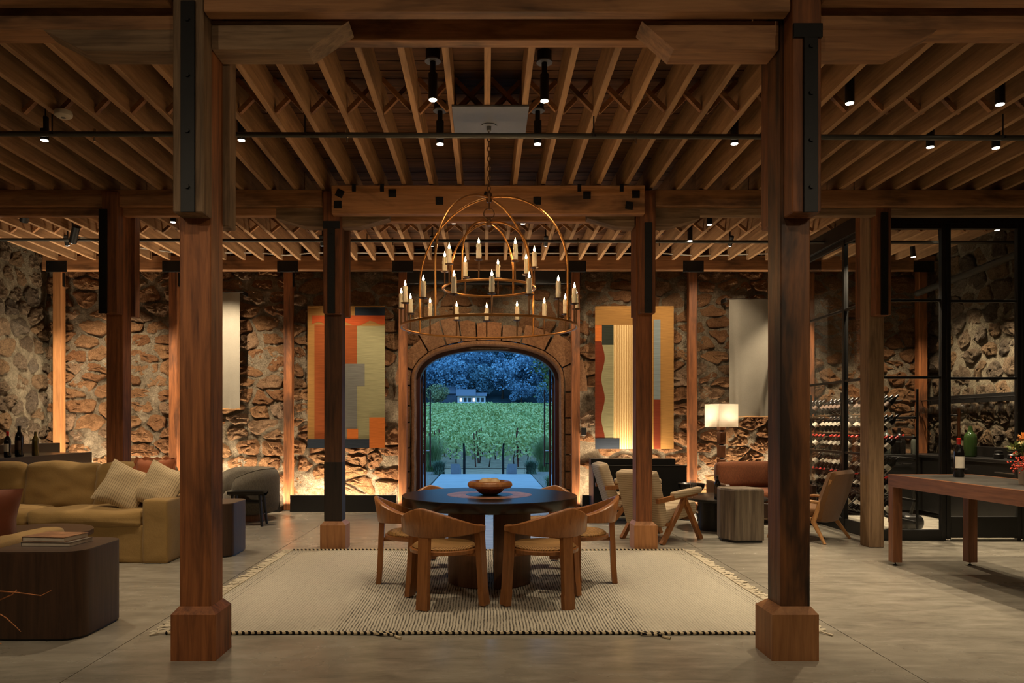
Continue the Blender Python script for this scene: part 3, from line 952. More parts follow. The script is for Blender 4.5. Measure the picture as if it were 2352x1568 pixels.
for cx, nm in ((-1.68, 'dark post before left tapestry'), (1.74, 'reddish post before right tapestry')):
    for s_, sd in ((-1, 'left'), (1, 'right')):
        pl = [(cx + s_ * .1, 3.75), (cx + s_ * .1, 3.545), (cx + s_ * .3, 3.55), (cx + s_ * .62, 3.64), (cx + s_ * .62, 3.75)]
        tag(link('timber_corbel', G().prism(pl, 'y', 8.14, 8.30).mesh('timber_corbel', 'old_timber_x', 30)), 'curved corbel ' + sd + ' of ' + nm, 'corbel')
tag(link('lintel', B(-1.25, 1.37, 11.80, 11.93, 3.62, 3.82).mesh('lintel', 'black_paint')), 'black steel lintel under wall beam above the doorway', 'lintel')

# baseboards: black light troughs at the foot of the stone wall, each holding a strip lamp
def trough(name, x0, x1, power):
    o = struct(B(x0, x1, 11.62, 11.65, 0, .262, .003), name, 'black_paint')
    part(B(x0, x1, 11.65, 11.9, 0.0, .08, .002), 'trough_floor', 'black_paint', o)
    area(o, ((x0 + x1) / 2, 11.71, .12), (R(180 - 14), 0, 0), x1 - x0 - .05, .03, power)
    return o
UP = 24.0
for i, (a, b) in enumerate(((-6.75, -5.06), (-4.9, -3.23), (-3.07, -1.40), (1.52, 3.23), (3.39, 5.05))):
    trough('baseboard_back' if i == 0 else 'baseboard_back', a, b, UP * (b - a))
o = struct(B(-6.86, -6.83, 8.2, 11.7, 0, .262, .003), 'baseboard_left', 'black_paint')
area(o, (-6.94, 9.9, .15), (R(180), R(0), R(90)), 3.4, .03, 50)

# downlights
def downlight(x, y, label, power=110, size=75, zl=3.84, tgt=None, stem=False, r=.034, h=.2, group=None):
    o = thing('downlight', label, 'ceiling light', (x, y, zl), group=group)
    g = G()
    if tgt is not None:
        d = (Vector(tgt) - Vector((x, y, zl))).normalized()
        g.M = d.to_track_quat('-Z', 'Y').to_matrix().to_4x4()
    g.lathe([(r, 0), (r, h), (r * .6, h + .004)], 20)
    can = part(g, 'can', 'black_paint', o)
    gl = G(); gl.M = g.M
    gl.lathe([(r * .86, -.004), (r * .86, .001)], 20)
    part(gl, 'lens', 'lens_glow', o)
    g = G()
    if stem:
        g.cyl((0, 0, 0), .022, h, h + .09, 12)
        part(g, 'stem', 'black_paint', o)
        part(G().cyl((0, 0, 0), .062, h + .09, h + .10, 20), 'canopy', 'plate_grey', o)
        part(G().cyl((0, 0, 0), .055, h + .10, max(h + .16, CEIL - zl), 16), 'junction_box', 'black_paint', o)
    else:
        top_ = (g.M @ Vector((0, 0, h)))
        part(G().tube([(0, 0, h * .7), (0, 0, CEIL - zl)], .012, 8), 'stem', 'black_paint', o)
    tg = Vector(tgt) if tgt is not None else Vector((x, y, 0))
    dd = (tg - Vector((x, y, zl))).normalized() * .012
    spot(o, tuple(dd), tuple(dd * 10), power, size, .6)
    return o
PW = 100
downlight(-.40, 5.63, 'black pendant spotlight nearest, left of chandelier plate', PW * .26, 60, stem=True)
downlight(.45, 5.65, 'black pendant spotlight nearest, right of chandelier plate', PW * .26, 60, stem=True)
downlight(-.40, 6.52, 'black pendant spotlight behind pipe, left of chandelier chain', PW * .26, 60, stem=True)
downlight(.46, 6.52, 'black pendant spotlight behind pipe, right of chandelier chain', PW * .26, 60, stem=True)
for x, y, lb, p in ((-3.83, 6.43, 'black can downlight below pipe at far left', 1), (-2.12, 6.43, 'black can downlight just right of left foreground post', 1),
                    (2.19, 6.51, 'black can downlight just left of right foreground post', 1), (2.80, 5.69, 'black can downlight right of right foreground post', 1),
                    (3.97, 5.71, 'black can downlight at upper right edge', 1), (3.96, 6.59, 'black can downlight below pipe, left of pair at right', 1),
                    (4.56, 6.61, 'black can downlight below pipe at far right', 1), (-4.38, 9.03, 'far bay downlight left of the left foreground post, left of pair', 1),
                    (-3.81, 9.03, 'far bay downlight left of the left foreground post, right of pair', 1), (-.39, 9.07, 'far bay downlight seen through left of chandelier hoops', 1),
                    (.46, 9.09, 'far bay downlight seen through right of chandelier hoops', 1), (2.77, 9.15, 'far bay downlight above cream chairs', 1), (2.75, 9.95, 'far bay downlight behind pipe above floor lamp', 1)):
    downlight(x, y, lb, PW * p)
for x, y in ((-3.4, 2.0), (-1.2, 2.2), (1.2, 2.2), (3.6, 2.0), (-4.8, 3.0), (5.2, 3.0)):
    downlight(x, y, 'black can downlight on the ceiling behind the viewer', PW * .48, 150, group='downlights behind the viewer')
downlight(-5.55, 8.9, 'tilted track spotlight aimed at left stone wall, nearer', 130, 60, 3.82, (-7.0, 10.6, 1.6), r=.05, h=.24)
downlight(-5.55, 9.95, 'tilted track spotlight aimed at left stone wall, beyond the other', 130, 60, 3.82, (-7.0, 11.4, 1.4), r=.05, h=.24)
for x, tx, lb in ((-2.6, -2.3, 'left'), (0.1, 0.0, 'middle'), (2.8, 2.6, 'right')):  # unseen spotlights added to brighten the fronts of near posts and corbels
    downlight(x, .9, lb + ' added fill spotlight behind the viewer, tilted forward', 24, 75, 3.5, (tx, 4.33, 3.35), r=.05, h=.24)
for x, y in ((4.86, 9.2), (4.86, 10.1), (4.86, 11.1), (6.1, 9.9), (6.3, 10.9), (6.5, 9.4)):
    downlight(x, y, 'small black downlight inside the glass wine room', 230 if x < 5 else 230, 85, 3.84, (x + (.0 if x < 5 else .35), y + .1, 0), group='wine room downlights')
# wall washers on the far bay joists, aimed at the stone
for x, lb, p in ((-5.9, 'left of far left bay', 240), (-4.1, 'behind left foreground post', 260), (-2.3, 'above left tapestry', 120), (-.75, 'left of the doorway arch', 60), (.85, 'right of the doorway arch', 60), (2.35, 'above right tapestry', 75), (3.45, 'above floor lamp', 45)):
    downlight(x, 10.45, 'small black wall washer ' + lb, p, 78, 3.90, (x, 12.0, 1.0 if p > 100 else 2.2), r=.03, h=.14)

# pipes
def pipe(x0, x1, y, z0, z1, r, label, mat='pipe_grey', hang=()):
    o = thing('sprinkler_pipe', label, 'pipe', (0, y, 0))
    part(G().tube([(x0, 0, z0), (x1, 0, z1)], r, 10), 'pipe_run', mat, o)
    for hx in hang:
        zz = z0 + (z1 - z0) * (hx - x0) / (x1 - x0)
        part(G().tube([(hx, 0, zz), (hx, 0, 3.95)], .006, 6).lathe([(r * 1.25, -.012), (r * 1.25, .012)], 12, (hx, 0, zz)), 'hanger', 'black_paint', o)
        part(G().tube([(hx + .35, 0, zz - .06), (hx + .35, 0, zz + .04)], [.008, .014], 6), 'sprinkler_head', 'chrome', o)
    return o
pipe(WL, WR, 6.15, 3.80, 3.74, .022, 'dark sprinkler pipe crossing the nearer ceiling bay', 'pipe_grey', (-3.6, -1.5, .9, 4.3))
pipe(WL, WR, 10.0, 3.87, 3.83, .022, 'dark sprinkler pipe crossing the far ceiling bay', 'pipe_grey', (-5.2, -1.6, .9, 2.0))
o = solo(G().tube([(-5.5, 9.95, 3.9), (-5.3, 10.6, 3.95), (-4.9, 11.70, 4.09), (-3.6, 11.70, 4.09), (-3.15, 11.70, 4.05), (-2.7, 11.70, 4.09), (0, 11.70, 4.08), (2.8, 11.70, 4.08), (3.4, 11.70, 4.04), (4.6, 11.70, 4.08)], .012, 8), 'conduit', 'conduit_white', 'pale conduit running along the top of the wall beam', 'conduit')
for x, lb in ((-.62, 'thin black conduit left of chandelier chain'), (.62, 'thin black conduit right of chandelier chain')):
    solo(G().tube([(x, 4.7, 4.16), (x, 7.9, 4.16)], .010, 6), 'conduit', 'black_paint', lb, 'conduit')
for i, x in enumerate((5.55, 5.75)):
    solo(G().tube([(x, 4.6, 4.02), (x, 8.0, 4.02)], .014, 8), 'copper_pipe', 'copper', ('left' if i == 0 else 'right') + ' copper pipe of the pair at far right ceiling', 'pipe')
dt = thing('smoke_detector', 'round white smoke detector under joists at left', 'detector', (-3.45, 6.05, 3.88))
part(G().lathe([(.065, .05), (.07, .03), (.066, .012), (.05, 0), (.02, -.002)], 20), 'body', 'white_plastic', dt)
part(G().cyl((0, 0, 0), .018, -.006, .0, 12), 'sensor', 'plate_grey', dt)
solo(B(-.27, .35, 5.92, 6.5, 3.912, 3.93, .002), 'ceiling_plate', 'plate_grey', 'pale grey metal plate on joists above chandelier', 'plate')

# ------------------------------------------------------------------ chandelier
CHX, CHY = .03, 6.30
ch = thing('chandelier', 'two-tier brass ring chandelier with lit candles over round table', 'chandelier', (CHX, CHY, 0))
def ringpts(r, z, n=64):
    return [(r * math.sin(2 * PI * k / n), -r * math.cos(2 * PI * k / n), z) for k in range(n)]
def tier(r, z, ztop, n, phase, hoop_r):
    part(G().tube(ringpts(r, z), .011, 8, True), 'ring', 'brass', ch)
    for a0 in (-34, 57):
        pts = []
        a = R(a0)
        for k in range(41):
            tt = -1 + 2 * k / 40
            th = PI * k / 40
            rr_ = -math.cos(th)
            zc = z + .38 * (ztop - z)
            if k == 0 or k == 40:
                pass
            pts.append((rr_ * r * math.sin(a), -rr_ * r * math.cos(a), zc + (ztop - zc) * math.sin(th)))
        pts = [(pts[0][0], pts[0][1], z)] + pts + [(pts[-1][0], pts[-1][1], z)]
        part(G().tube(pts, hoop_r, 8), 'hoop', 'brass', ch)
    for k in range(n):
        a = R(phase + 360.0 * k / n)
        x, y = r * math.sin(a), -r * math.cos(a)
        ca = part(G().tube([(x, y, z), (x, y, z + .155)], .007, 6).lathe([(.008, .150), (.034, .158), (.036, .163), (.008, .166)], 14, (x, y, z)), 'candle_holder', 'dark_brass', ch)
        wob_ = random.uniform(.95, 1.05)
        hh = .125 * wob_
        g = G().lathe([(.0195, .165), (.0205, .20), (.0185, .24), (.0198, .165 + hh * .9), (.0175, .165 + hh)], 10, (x, y, z))
        for q in range(5):
            an = random.uniform(0, 2 * PI); dz = random.uniform(.03, hh - .01)
            g.lathe([(.001, -.016), (.005, -.008), (.004, .006), (.001, .014)], 5, (x + .0185 * math.cos(an), y + .0185 * math.sin(an), z + .165 + dz))
        cd = part(g, 'candle', 'candle_wax', ca)
        fz = z + .165 + hh
        part(G().lathe([(.002, .0), (.0085, .009), (.010, .016), (.007, .027), (.003, .038), (.0008, .05)], 8, (x, y, fz)), 'flame_bulb', 'flame_glow', ca)
        point(ca, (x, y, fz + .02), 1.2, (1.0, .67, .36), .012)
tier(.745, 2.196, 3.30, 16, 1.4, .010)
tier(.39, 2.53, 3.09, 8, -12.3, .009)
g = G().lathe([(.02, 3.26), (.026, 3.275), (.026, 3.33), (.014, 3.34), (.01, 3.36)], 12)
part(g, 'top_hub', 'dark_brass', ch)
part(G().lathe([(.018, 3.06), (.024, 3.07), (.024, 3.11), (.012, 3.12)], 12), 'inner_hub', 'dark_brass', ch)
part(G().tube([(.045 * math.cos(a), 0, 3.165 + .045 * math.sin(a)) for a in [2 * PI * k / 20 for k in range(20)]], .005, 6, True), 'loop', 'dark_brass', ch)
part(G().tube([(0, 0, 3.20), (0, 0, 3.27)], .008, 6), 'link_rod', 'dark_brass', ch)
z = 3.36
k = 0
chain = part(G().lathe([(.07, 3.905), (.068, 3.912), (.02, 3.905), (.02, 3.87), (.01, 3.86)], 20), 'canopy', 'plate_grey', ch)
while z < 3.86:
    pts = [(.012 * math.cos(a), 0, .026 * math.sin(a)) for a in [2 * PI * q / 12 for q in range(12)]]
    g = G(); g.M = Matrix.Translation((0, 0, z + .02)) @ Matrix.Rotation(R(90 * (k % 2)), 4, 'Z')
    part(g.tube(pts, .004, 5, True), 'chain_link', 'dark_brass', ch)
    z += .042; k += 1

# ------------------------------------------------------------------ table, bowl, rug
TX, TY = .034, 6.46
RUGZ = .014
tb = thing('round_table', 'round dark dining table on two half-drum legs under chandelier', 'table', (TX, TY, RUGZ))
part(G().lathe([(.72, .655), (.755, .662), (.76, .67), (.76, .742), (.757, .746)], 72), 'table_top', 'table_top_dark', tb)
part(G().lathe([(.37, .7455), (.37, .7468)], 64), 'inlay_ring', 'table_inlay', tb)
part(G().lathe([(.205, .7465), (.205, .7475)], 48), 'inlay_disc', 'table_top_dark', tb)
for s_, x0 in ((-1, 0), (1, 0)):
    poly = [(s_ * .037, -.345), (s_ * .037, .345)]
    poly += [(s_ * .36 * math.sin(a), .36 * math.cos(a)) for a in [R(8) + (PI - R(16)) * k / 20 for k in range(21)]]
    poly = [(s_ * .037, .36 * math.cos(R(6)))] + [(s_ * .36 * math.sin(a), .36 * math.cos(a)) for a in [R(6) + (PI - R(12)) * k / 24 for k in range(25)]]
    part(G().prism(poly, 'z', 0.0, .656), 'half_drum_leg', 'table_leg_wood', tb)
bw = thing('wooden_bowl', 'turned wooden bowl with thick rolled rim on round table', 'bowl', (TX + .005, TY - .02, RUGZ + .7478))
part(G().lathe([(.05, 0), (.07, .004), (.105, .026), (.122, .046), (.128, .058), (.162, .058), (.184, .065), (.196, .082), (.193, .10), (.18, .114), (.158, .121), (.135, .118), (.118, .104), (.10, .075), (.06, .04), (.02, .03)], 40), 'bowl_body', 'teak', bw)
for i, (x, y, rr_) in enumerate(((-.04, -.01, .055), (.045, .0, .055), (.0, .065, .05))):
    solo(G().lathe([(max(.001, rr_ * math.sin(a)), -rr_ * math.cos(a)) for a in [PI * k / 12 for k in range(13)]], 20), 'ball', 'cream_ball', ('left', 'right', 'rear')[i] + ' cream wooden ball in the bowl', 'ball', 'balls in the wooden bowl', loc=(TX + x, TY - .02 + y, RUGZ + .7478 + .092))
rug = thing('rug', 'large flat-woven cream and charcoal rug under round table', 'rug', (0.03, 6.43, 0))
bumps = [(-.48, -1.2, .025), (.55, -1.15, .025), (-.05, -1.1, .018), (-.9, -.15, .02), (1.05, -.2, .02), (.1, -1.38, .012)]
def rugfn(u, v):
    x, y = -2.12 + 4.24 * u, -1.60 + 3.20 * v
    z = .008 + .003 * noise.noise(Vector((x * 3, y * 3, 0)))
    e = min(u, 1 - u, v, 1 - v)
    for bx, by, h in bumps:
        d2 = (x - bx) ** 2 / .10 + (y - by) ** 2 / .012
        z += h * math.exp(-d2) * (1 if abs(y) > .6 else .5)
    return (x + .015 * noise.noise(Vector((y * 2, 3, 0))), y + .014 * noise.noise(Vector((x * 2, 0, 5))), max(.003, z))
part(G().grid(rugfn, 120, 90), 'rug_field', 'rug_wool', rug, 60)
for v in (0, 1):
    pts = [Vector(rugfn(k / 120, v)) for k in range(121)]
    part(G().tube([(p.x, p.y, p.z + .004) for p in pts], .011, 6), 'braided_edge', 'braid', rug)
rng = random.Random(9)
for u, sgn in ((0, -1), (1, 1)):
    g = G()
    for k in range(150):
        p = Vector(rugfn(u, (k + .5) / 150))
        l_ = rng.uniform(.07, .12); a_ = rng.uniform(-.045, .045); b_ = rng.uniform(-.06, .06)
        g.tube([(p.x, p.y, .012), (p.x + sgn * l_ * .5, p.y + a_, .012), (p.x + sgn * l_, p.y + b_, .007)], [.006, .0055, .008], 5)
    part(g, 'fringe', 'fringe_wool', rug, kind='stuff')
for (x, y) in ((-.74, -1.62), (.98, -1.62)):
    part(G().tube([(x, y, .012), (x + .06, y - .02, .014), (x + .12, y - .015, .01), (x + .14, y - .06, .01), (x + .17, y - .09, .01)], .009, 6), 'tassel', 'braid', rug)

# ------------------------------------------------------------------ dining chairs
def dining_chair(cx, cy, rz, label):
    o = thing('dining_chair', label, 'chair', (cx, cy, RUGZ + .004), rz, 'dining chairs round the table')
    n = 36
    rings = []
    for k in range(n + 1):
        a = -R(100) + R(200) * k / n          # 0 = back centre (-y)
        c = math.cos(a)
        w = max(0, (math.cos(a * .9) + .0))
        tt = abs(a) / R(100)
        rad = .30
        x, y = rad * math.sin(a) * .97, -rad * math.cos(a) * 1.0 + .0
        ease = (1 - tt ** 1.7) if tt < 1 else 0
        ease = max(0.0, 1 - tt ** 1.35) ** 1.7
        zt = .60 + .145 * ease
        zb = .548 - .025 * ease
        th = .02 + .018 * (1 - ease)
        lean = .035 * ease
        nx, ny = math.sin(a), -math.cos(a)
        def pt(rr_, z_):
            f = (z_ - zb) / .2
            q = rr_ + lean * f
            return (x + nx * q, y + ny * q, z_)
        zm = (zt + zb) / 2
        rings.append([pt(-th, zb + .006), pt(-th * .6, zb), pt(th * .6, zb), pt(th, zb + .008), pt(th, zt - .012), pt(th * .6, zt - .002), pt(0, zt), pt(-th * .6, zt - .002), pt(-th, zt - .012)])
    part(G().loft(rings), 'backrest', 'teak', o, 50)
    def leg(x, y, ang, w, d, splay, ztop):
        g = G()
        g.M = Matrix.Translation((x, y, 0)) @ Matrix.Rotation(ang, 4, 'Z')
        prof = [(ztop, 0.0, 1.0), (.44, .25, 1.0), (.20, .6, 1.0), (.12, .72, .98), (.10, .76, 1.12), (0, 1.0, 1.12)]
        rr_ = []
        for z_, f, s_ in prof:
            oy = -splay * f
            h = d / 2
            rr_.append([(-w * s_ / 2, oy - h, z_), (w * s_ / 2, oy - h, z_), (w * s_ / 2, oy + h, z_), (-w * s_ / 2, oy + h, z_)])
        part(g.loft(rr_), 'leg', 'teak', o, 25)
    leg(0, -.285, 0, .085, .045, .03, .57)
    leg(.285, .03, R(90), .085, .045, .045, .575)
    leg(-.285, .03, R(-90), .085, .045, .045, .575)
    part(G().lathe([(.245, .385), (.262, .39), (.265, .415), (.255, .42)], 40), 'seat_rim', 'teak', o)
    part(G().box(-.27, .27, .0, .045, .36, .39, .004).box(-.02, .02, -.28, .02, .36, .39, .004), 'stretcher', 'teak', o)
    part(G().lathe([(.243, .41), (.245, .43), (.225, .447), (.15, .446), (.06, .438), (.01, .434)], 40), 'rush_seat', 'rush', o)
    return o
def face(dx, dy):
    return math.atan2(-dx, dy)
for (x, y, dx, dy, lb) in ((-.35, -.775, .45, .9, 'bentwood dining chair nearest the viewer on the left of the table'),
                           (.415, -.765, -.5, .86, 'bentwood dining chair nearest the viewer on the right of the table'),
                           (-.63, -.11, 1, .08, 'bentwood dining chair at the far left edge of round table'),
                           (.76, -.08, -1, .08, 'bentwood dining chair at the far right edge of round table'),
                           (-.42, .72, .5, -.85, 'bentwood dining chair behind the table on the left'),
                           (.50, .70, -.5, -.85, 'bentwood dining chair behind the table on the right')):
    dining_chair(TX + x, TY + y, face(dx, dy), lb)

# ------------------------------------------------------------------ pillows and soft furniture
def pillow_mesh(w, h, t_, mat, seed=0, ruffle=0.0):
    g = G()
    n = 14
    for s_ in (1, -1):
        def fn(u, v):
            a, b = 2 * u - 1, 2 * v - 1
            e = (max(0, 1 - abs(a) ** 3) * max(0, 1 - abs(b) ** 3)) ** .55
            pin = 1 - .10 * (1 - abs(a)) * abs(b) ** 2
            pin2 = 1 - .10 * (1 - abs(b)) * abs(a) ** 2
            x, z = a * w / 2 * pin2, b * h / 2 * pin
            y = s_ * t_ / 2 * e * (1 + .25 * noise.noise(Vector((a * 2 + seed, b * 2, s_))))
            return (x, y if abs(y) > .004 else s_ * .004, z)
        g.grid(fn, n, n)
    if ruffle:
        pts = []
        m = 80
        for k in range(m):
            tt = 4 * k / m
            sd, f = int(tt), tt - int(tt)
            c = [(-1 + 2 * f, -1), (1, -1 + 2 * f), (1 - 2 * f, 1), (-1, 1 - 2 * f)][sd]
            pts.append(c)
        r1 = [(c[0] * w * .48, 0, c[1] * h * .48) for c in pts] + [(pts[0][0] * w * .48, 0, pts[0][1] * h * .48)]
        r2 = [(c[0] * w * (.5 + ruffle), .015 * math.sin(k * 1.9), c[1] * h * (.5 + ruffle * (.8 + .4 * math.sin(k * 1.3)))) for k, c in enumerate(pts)]
        r2.append(r2[0])
        g.loft([r1, r2], False, False)
    return g.mesh('pillow', mat, 60)
def pillow(x, y, z, w, h, t_, rot, mat, label, seed=0, ruffle=0.0):
    o = link('pillow', pillow_mesh(w, h, t_, mat, seed, ruffle), None, (x, y, z), rot)
    return tag(o, label, 'pillow')

# olive sofa facing the viewer: right end at X=-3.1
sf = thing('sofa', 'long olive linen slipcovered sofa with loose cushions', 'sofa', (-4.55, 7.8, 0))
L2 = 1.42
part(G().rbox((0, -.02, .19), (2 * L2 - .1, .92, .37), .02, 10, 0, .008), 'skirted_base', 'olive_linen', sf, 60)
part(G().rbox((L2 - .13, -.01, .315), (.25, 1.0, .63), .028, 10, 0, .007, 2), 'arm', 'olive_linen', sf, 60)
part(G().rbox((-L2 + .13, -.01, .315), (.25, 1.0, .63), .028, 10, 0, .007, 3), 'arm', 'olive_linen', sf, 60)
part(G().rbox((0, .40, .43), (2 * L2 - .04, .24, .86), .06, 8, 0, .010, 4), 'back_frame', 'olive_linen', sf, 60)
for i, cx in enumerate((.58, -.58)):
    part(G().rbox((cx, -.10, .43), (1.15, .80, .17), .06, 14, .02, .02, 5 + i), 'seat_cushion', 'olive_linen', sf, 60)
for i, (cx, w_) in enumerate(((.78, .80), (-.0, .76), (-.78, .78))):
    g = G(); g.M = Matrix.Translation((cx, .19, .70)) @ Matrix.Rotation(R(-10), 4, 'X')
    part(g.rbox((0, 0, 0), (w_, .22, .50), .06, 14, .022, .026, 9 + i), 'back_cushion', 'olive_linen', sf, 60)
pillow(-3.52, 7.84, .80, .42, .42, .12, (R(-14), 0, R(-4)), 'rust_linen', 'rust pillow with ruffled edge behind striped pillows', 3, .05)
pillow(-3.72, 7.62, .73, .46, .46, .17, (R(-22), R(24), R(8)), 'pillow_stripe', 'left striped pillow with dashed lines on olive sofa', 1)
pillow(-3.34, 7.62, .73, .46, .46, .17, (R(-22), R(20), R(-10)), 'pillow_stripe', 'right striped pillow crumpled against olive sofa arm', 2)
# armchair facing the sofa, its right arm and pillow in view
ac = thing('armchair', 'olive linen armchair at left edge with only right arm showing', 'armchair', (-3.79, 5.2, 0))
part(G().rbox((0, 0, .19), (1.1, .86, .37), .04, 6, 0, .008), 'skirted_base', 'olive_linen', ac, 60)
part(G().rbox((.5, .0, .30), (.19, .92, .60), .05, 8, 0, .010, 2), 'arm', 'olive_linen', ac, 60)
part(G().rbox((-.5, .0, .30), (.19, .92, .60), .05, 8, 0, .010, 2), 'arm', 'olive_linen', ac, 60)
part(G().rbox((0, -.36, .43), (1.1, .2, .86), .06, 8, 0, .010, 3), 'back_frame', 'olive_linen', ac, 60)
part(G().rbox((0, .08, .43), (.80, .72, .16), .07, 8, .02, .01, 4), 'seat_cushion', 'olive_linen', ac, 60)
pillow(-3.64, 5.36, .70, .46, .46, .18, (R(12), R(6), R(28)), 'rust_velvet', 'dark rust velvet pillow in armchair at left edge', 4)

def block_table(x0, x1, y0, y1, h, label, rr=.14):
    o = thing('block_table', label, 'side table', ((x0 + x1) / 2, (y0 + y1) / 2, 0))
    hx, hy = (x1 - x0) / 2, (y1 - y0) / 2
    def outline(i):
        p = []
        for (sx, sy, a0) in ((1, 1, 0), (-1, 1, 90), (-1, -1, 180), (1, -1, 270)):
            for k in range(9):
                a = R(a0 + 90 * k / 8)
                p.append((sx * (hx - rr) + (rr - i) * math.cos(a), sy * (hy - rr) + (rr - i) * math.sin(a)))
        return p
    part(G().prism(outline(.012), 'z', 0, .015), 'toe_kick', 'black_paint', o)
    part(G().prism(outline(0), 'z', .015, h - .008), 'body', 'smoked_oak', o)
    part(G().prism(outline(0), 'z', h - .008, h), 'top', 'smoked_oak_top', o)
    return o
block_table(-3.17, -2.57, 4.68, 5.30, .565, 'dark oak block table with rounded corners in left foreground')
block_table(-3.06, -2.62, 7.62, 8.18, .555, 'dark oak block table behind left foreground post beside olive sofa', .12)
# books on the foreground block
def book(x, y, z, w, d, h, rz, label, cov):
    o = thing('book', label, 'book', (x, y, z), R(rz), 'books on the foreground block table')
    part(B(-w / 2 + .003, w / 2 - .004, -d / 2 + .004, d / 2 - .004, .003, h - .003, .001), 'pages', 'paper_pages', o)
    part(G().box(-w / 2, w / 2, -d / 2, d / 2, 0, .003).box(-w / 2, w / 2, -d / 2, d / 2, h - .003, h).box(-w / 2, -w / 2 + .004, -d / 2, d / 2, .003, h - .003), 'cover', cov, o)
book(-2.90, 5.02, .565, .34, .26, .028, -4, 'large grey book under the other on block table', 'book_cover_grey')
book(-2.92, 5.03, .593, .31, .24, .032, -8, 'colourful picture book on top of the grey book', 'book_cover')
# round dark coffee table beyond the armchair
ct = thing('coffee_table', 'round dark coffee table between armchair and olive sofa', 'coffee table', (-3.95, 6.42, 0))
part(G().lathe([(.47, .40), (.49, .405), (.49, .445), (.485, .45)], 48), 'top', 'smoked_oak_top', ct)
part(G().lathe([(.30, 0), (.30, .40)], 40), 'drum', 'smoked_oak', ct)
# twig arrangement
tw = thing('branch', 'bare dry branch with fine twigs at lower left edge', 'branch', (-2.46, 3.7, 0))
part(G().tube([(-.26, 0, .02), (-.22, .02, .28), (-.1, .02, .5)], [.008, .007, .005], 6), 'stem', 'twig', tw)
for pts in ([(-.06, .02, .48), (.03, 0, .538), (.14, -.02, .535), (.25, -.02, .52), (.30, -.02, .545)], [(-.09, .02, .47), (.02, .02, .49), (.08, .02, .515), (.105, .02, .54)],
            [(-.09, .02, .44), (.0, .02, .43), (.05, .02, .40), (.10, .02, .355), (.125, .02, .33)], [(-.09, .02, .5), (-.02, .0, .58), (.02, 0, .60)], [(-.22, .02, .28), (-.05, 0, .285), (.04, 0, .275)]):
    part(G().tube(pts, [.004, .0035, .003, .0025, .0018][:len(pts)], 5), 'twig', 'twig', tw)
vs = thing('floor_vase', 'dark vase holding bare branch beyond left edge', 'vase', (-2.55, 3.7, 0))
vs.location = (-2.72, 3.7, 0)
part(G().lathe([(.07, 0), (.10, .06), (.11, .14), (.07, .22), (.035, .26), (.04, .29), (.03, .285), (.025, .25)], 24), 'vase_body', 'stoneware', vs)

# grey barrel chair
bc = thing('barrel_chair', 'grey boucle barrel armchair against stone wall at left', 'armchair', (-3.47, 10.72, 0), R(-48))
part(G().lathe([(.30, 0), (.30, .10)], 32), 'plinth', 'walnut', bc)
def shell_ring(a, zt):
    ro, ri = .47, .30
    nx, ny = math.sin(a), math.cos(a)
    prof = [(ri + .02, .12), (ro - .10, .10), (ro - .02, .14), (ro, .26), (ro, zt - .14), (ro - .025, zt - .05), (ro - .07, zt - .005), ((ro + ri) / 2 + .02, zt), (ri + .03, zt - .02), (ri + .0, zt - .07), (ri, .36), (ri, .2)]
    return [(nx * r_, ny * r_, z_) for r_, z_ in prof]
rings = []
for k in range(41):
    a = -R(128) + R(256) * k / 40
    tt = abs(a) / R(128)
    zt = .745 - .10 * max(0, (tt - .55) / .45) ** 2
    rings.append(shell_ring(a, zt))
end0 = [(p[0] * .985 + .0, p[1], .12 + (p[2] - .12) * .86) for p in rings[0]]
def nose(r_, s_):
    c = Vector((sum(p[0] for p in r_) / len(r_), sum(p[1] for p in r_) / len(r_), sum(p[2] for p in r_) / len(r_)))
    a = math.atan2(c.x, c.y); tn = Vector((math.cos(a), -math.sin(a), 0)) * s_
    return [[tuple(c + (Vector(p) - c) * f + tn * e) for p in r_] for f, e in ((.93, .045), (.7, .08), (.3, .10))]
rings = list(reversed(nose(rings[0], -1))) + rings + nose(rings[-1], 1)
part(G().loft(rings), 'shell', 'grey_boucle', bc, 60)
part(G().lathe([(.28, .12), (.31, .16), (.315, .36), (.28, .41), (.15, .425), (.01, .43)], 32), 'seat_cushion', 'grey_boucle', bc, 60)
# black saddle stool
st = thing('stool', 'black saddle-seat wooden stool before grey barrel chair', 'stool', (-3.24, 10.1, 0), R(4))
def saddle(u, v):
    x, y = -.24 + .48 * u, -.15 + .30 * v
    return (x, y, .435 + .035 * (2 * v - 1) ** 2)
g = G(); g.grid(saddle, 8, 12)
g.grid(lambda u, v: (lambda p: (p[0], p[1], p[2] - .03))(saddle(1 - u, v)), 8, 12)
g.box(-.24, .24, -.152, -.148, .43, .47).box(-.24, .24, .148, .152, .43, .47)
part(g, 'seat', 'black_lacquer', st, 40)
for sx in (-1, 1):
    for sy in (-1, 1):
        part(G().tube([(sx * .18, sy * .10, .44), (sx * .22, sy * .15, 0)], [.022, .018], 6), 'leg', 'black_lacquer', st, 20)
    part(G().tube([(sx * .20, -.13, .15), (sx * .20, .13, .15)], .012, 6), 'stretcher', 'black_lacquer', st)
for sy in (-1, 1):
    part(G().tube([(-.19, sy * .115, .32), (.19, sy * .115, .32)], .014, 6), 'stretcher', 'black_lacquer', st)
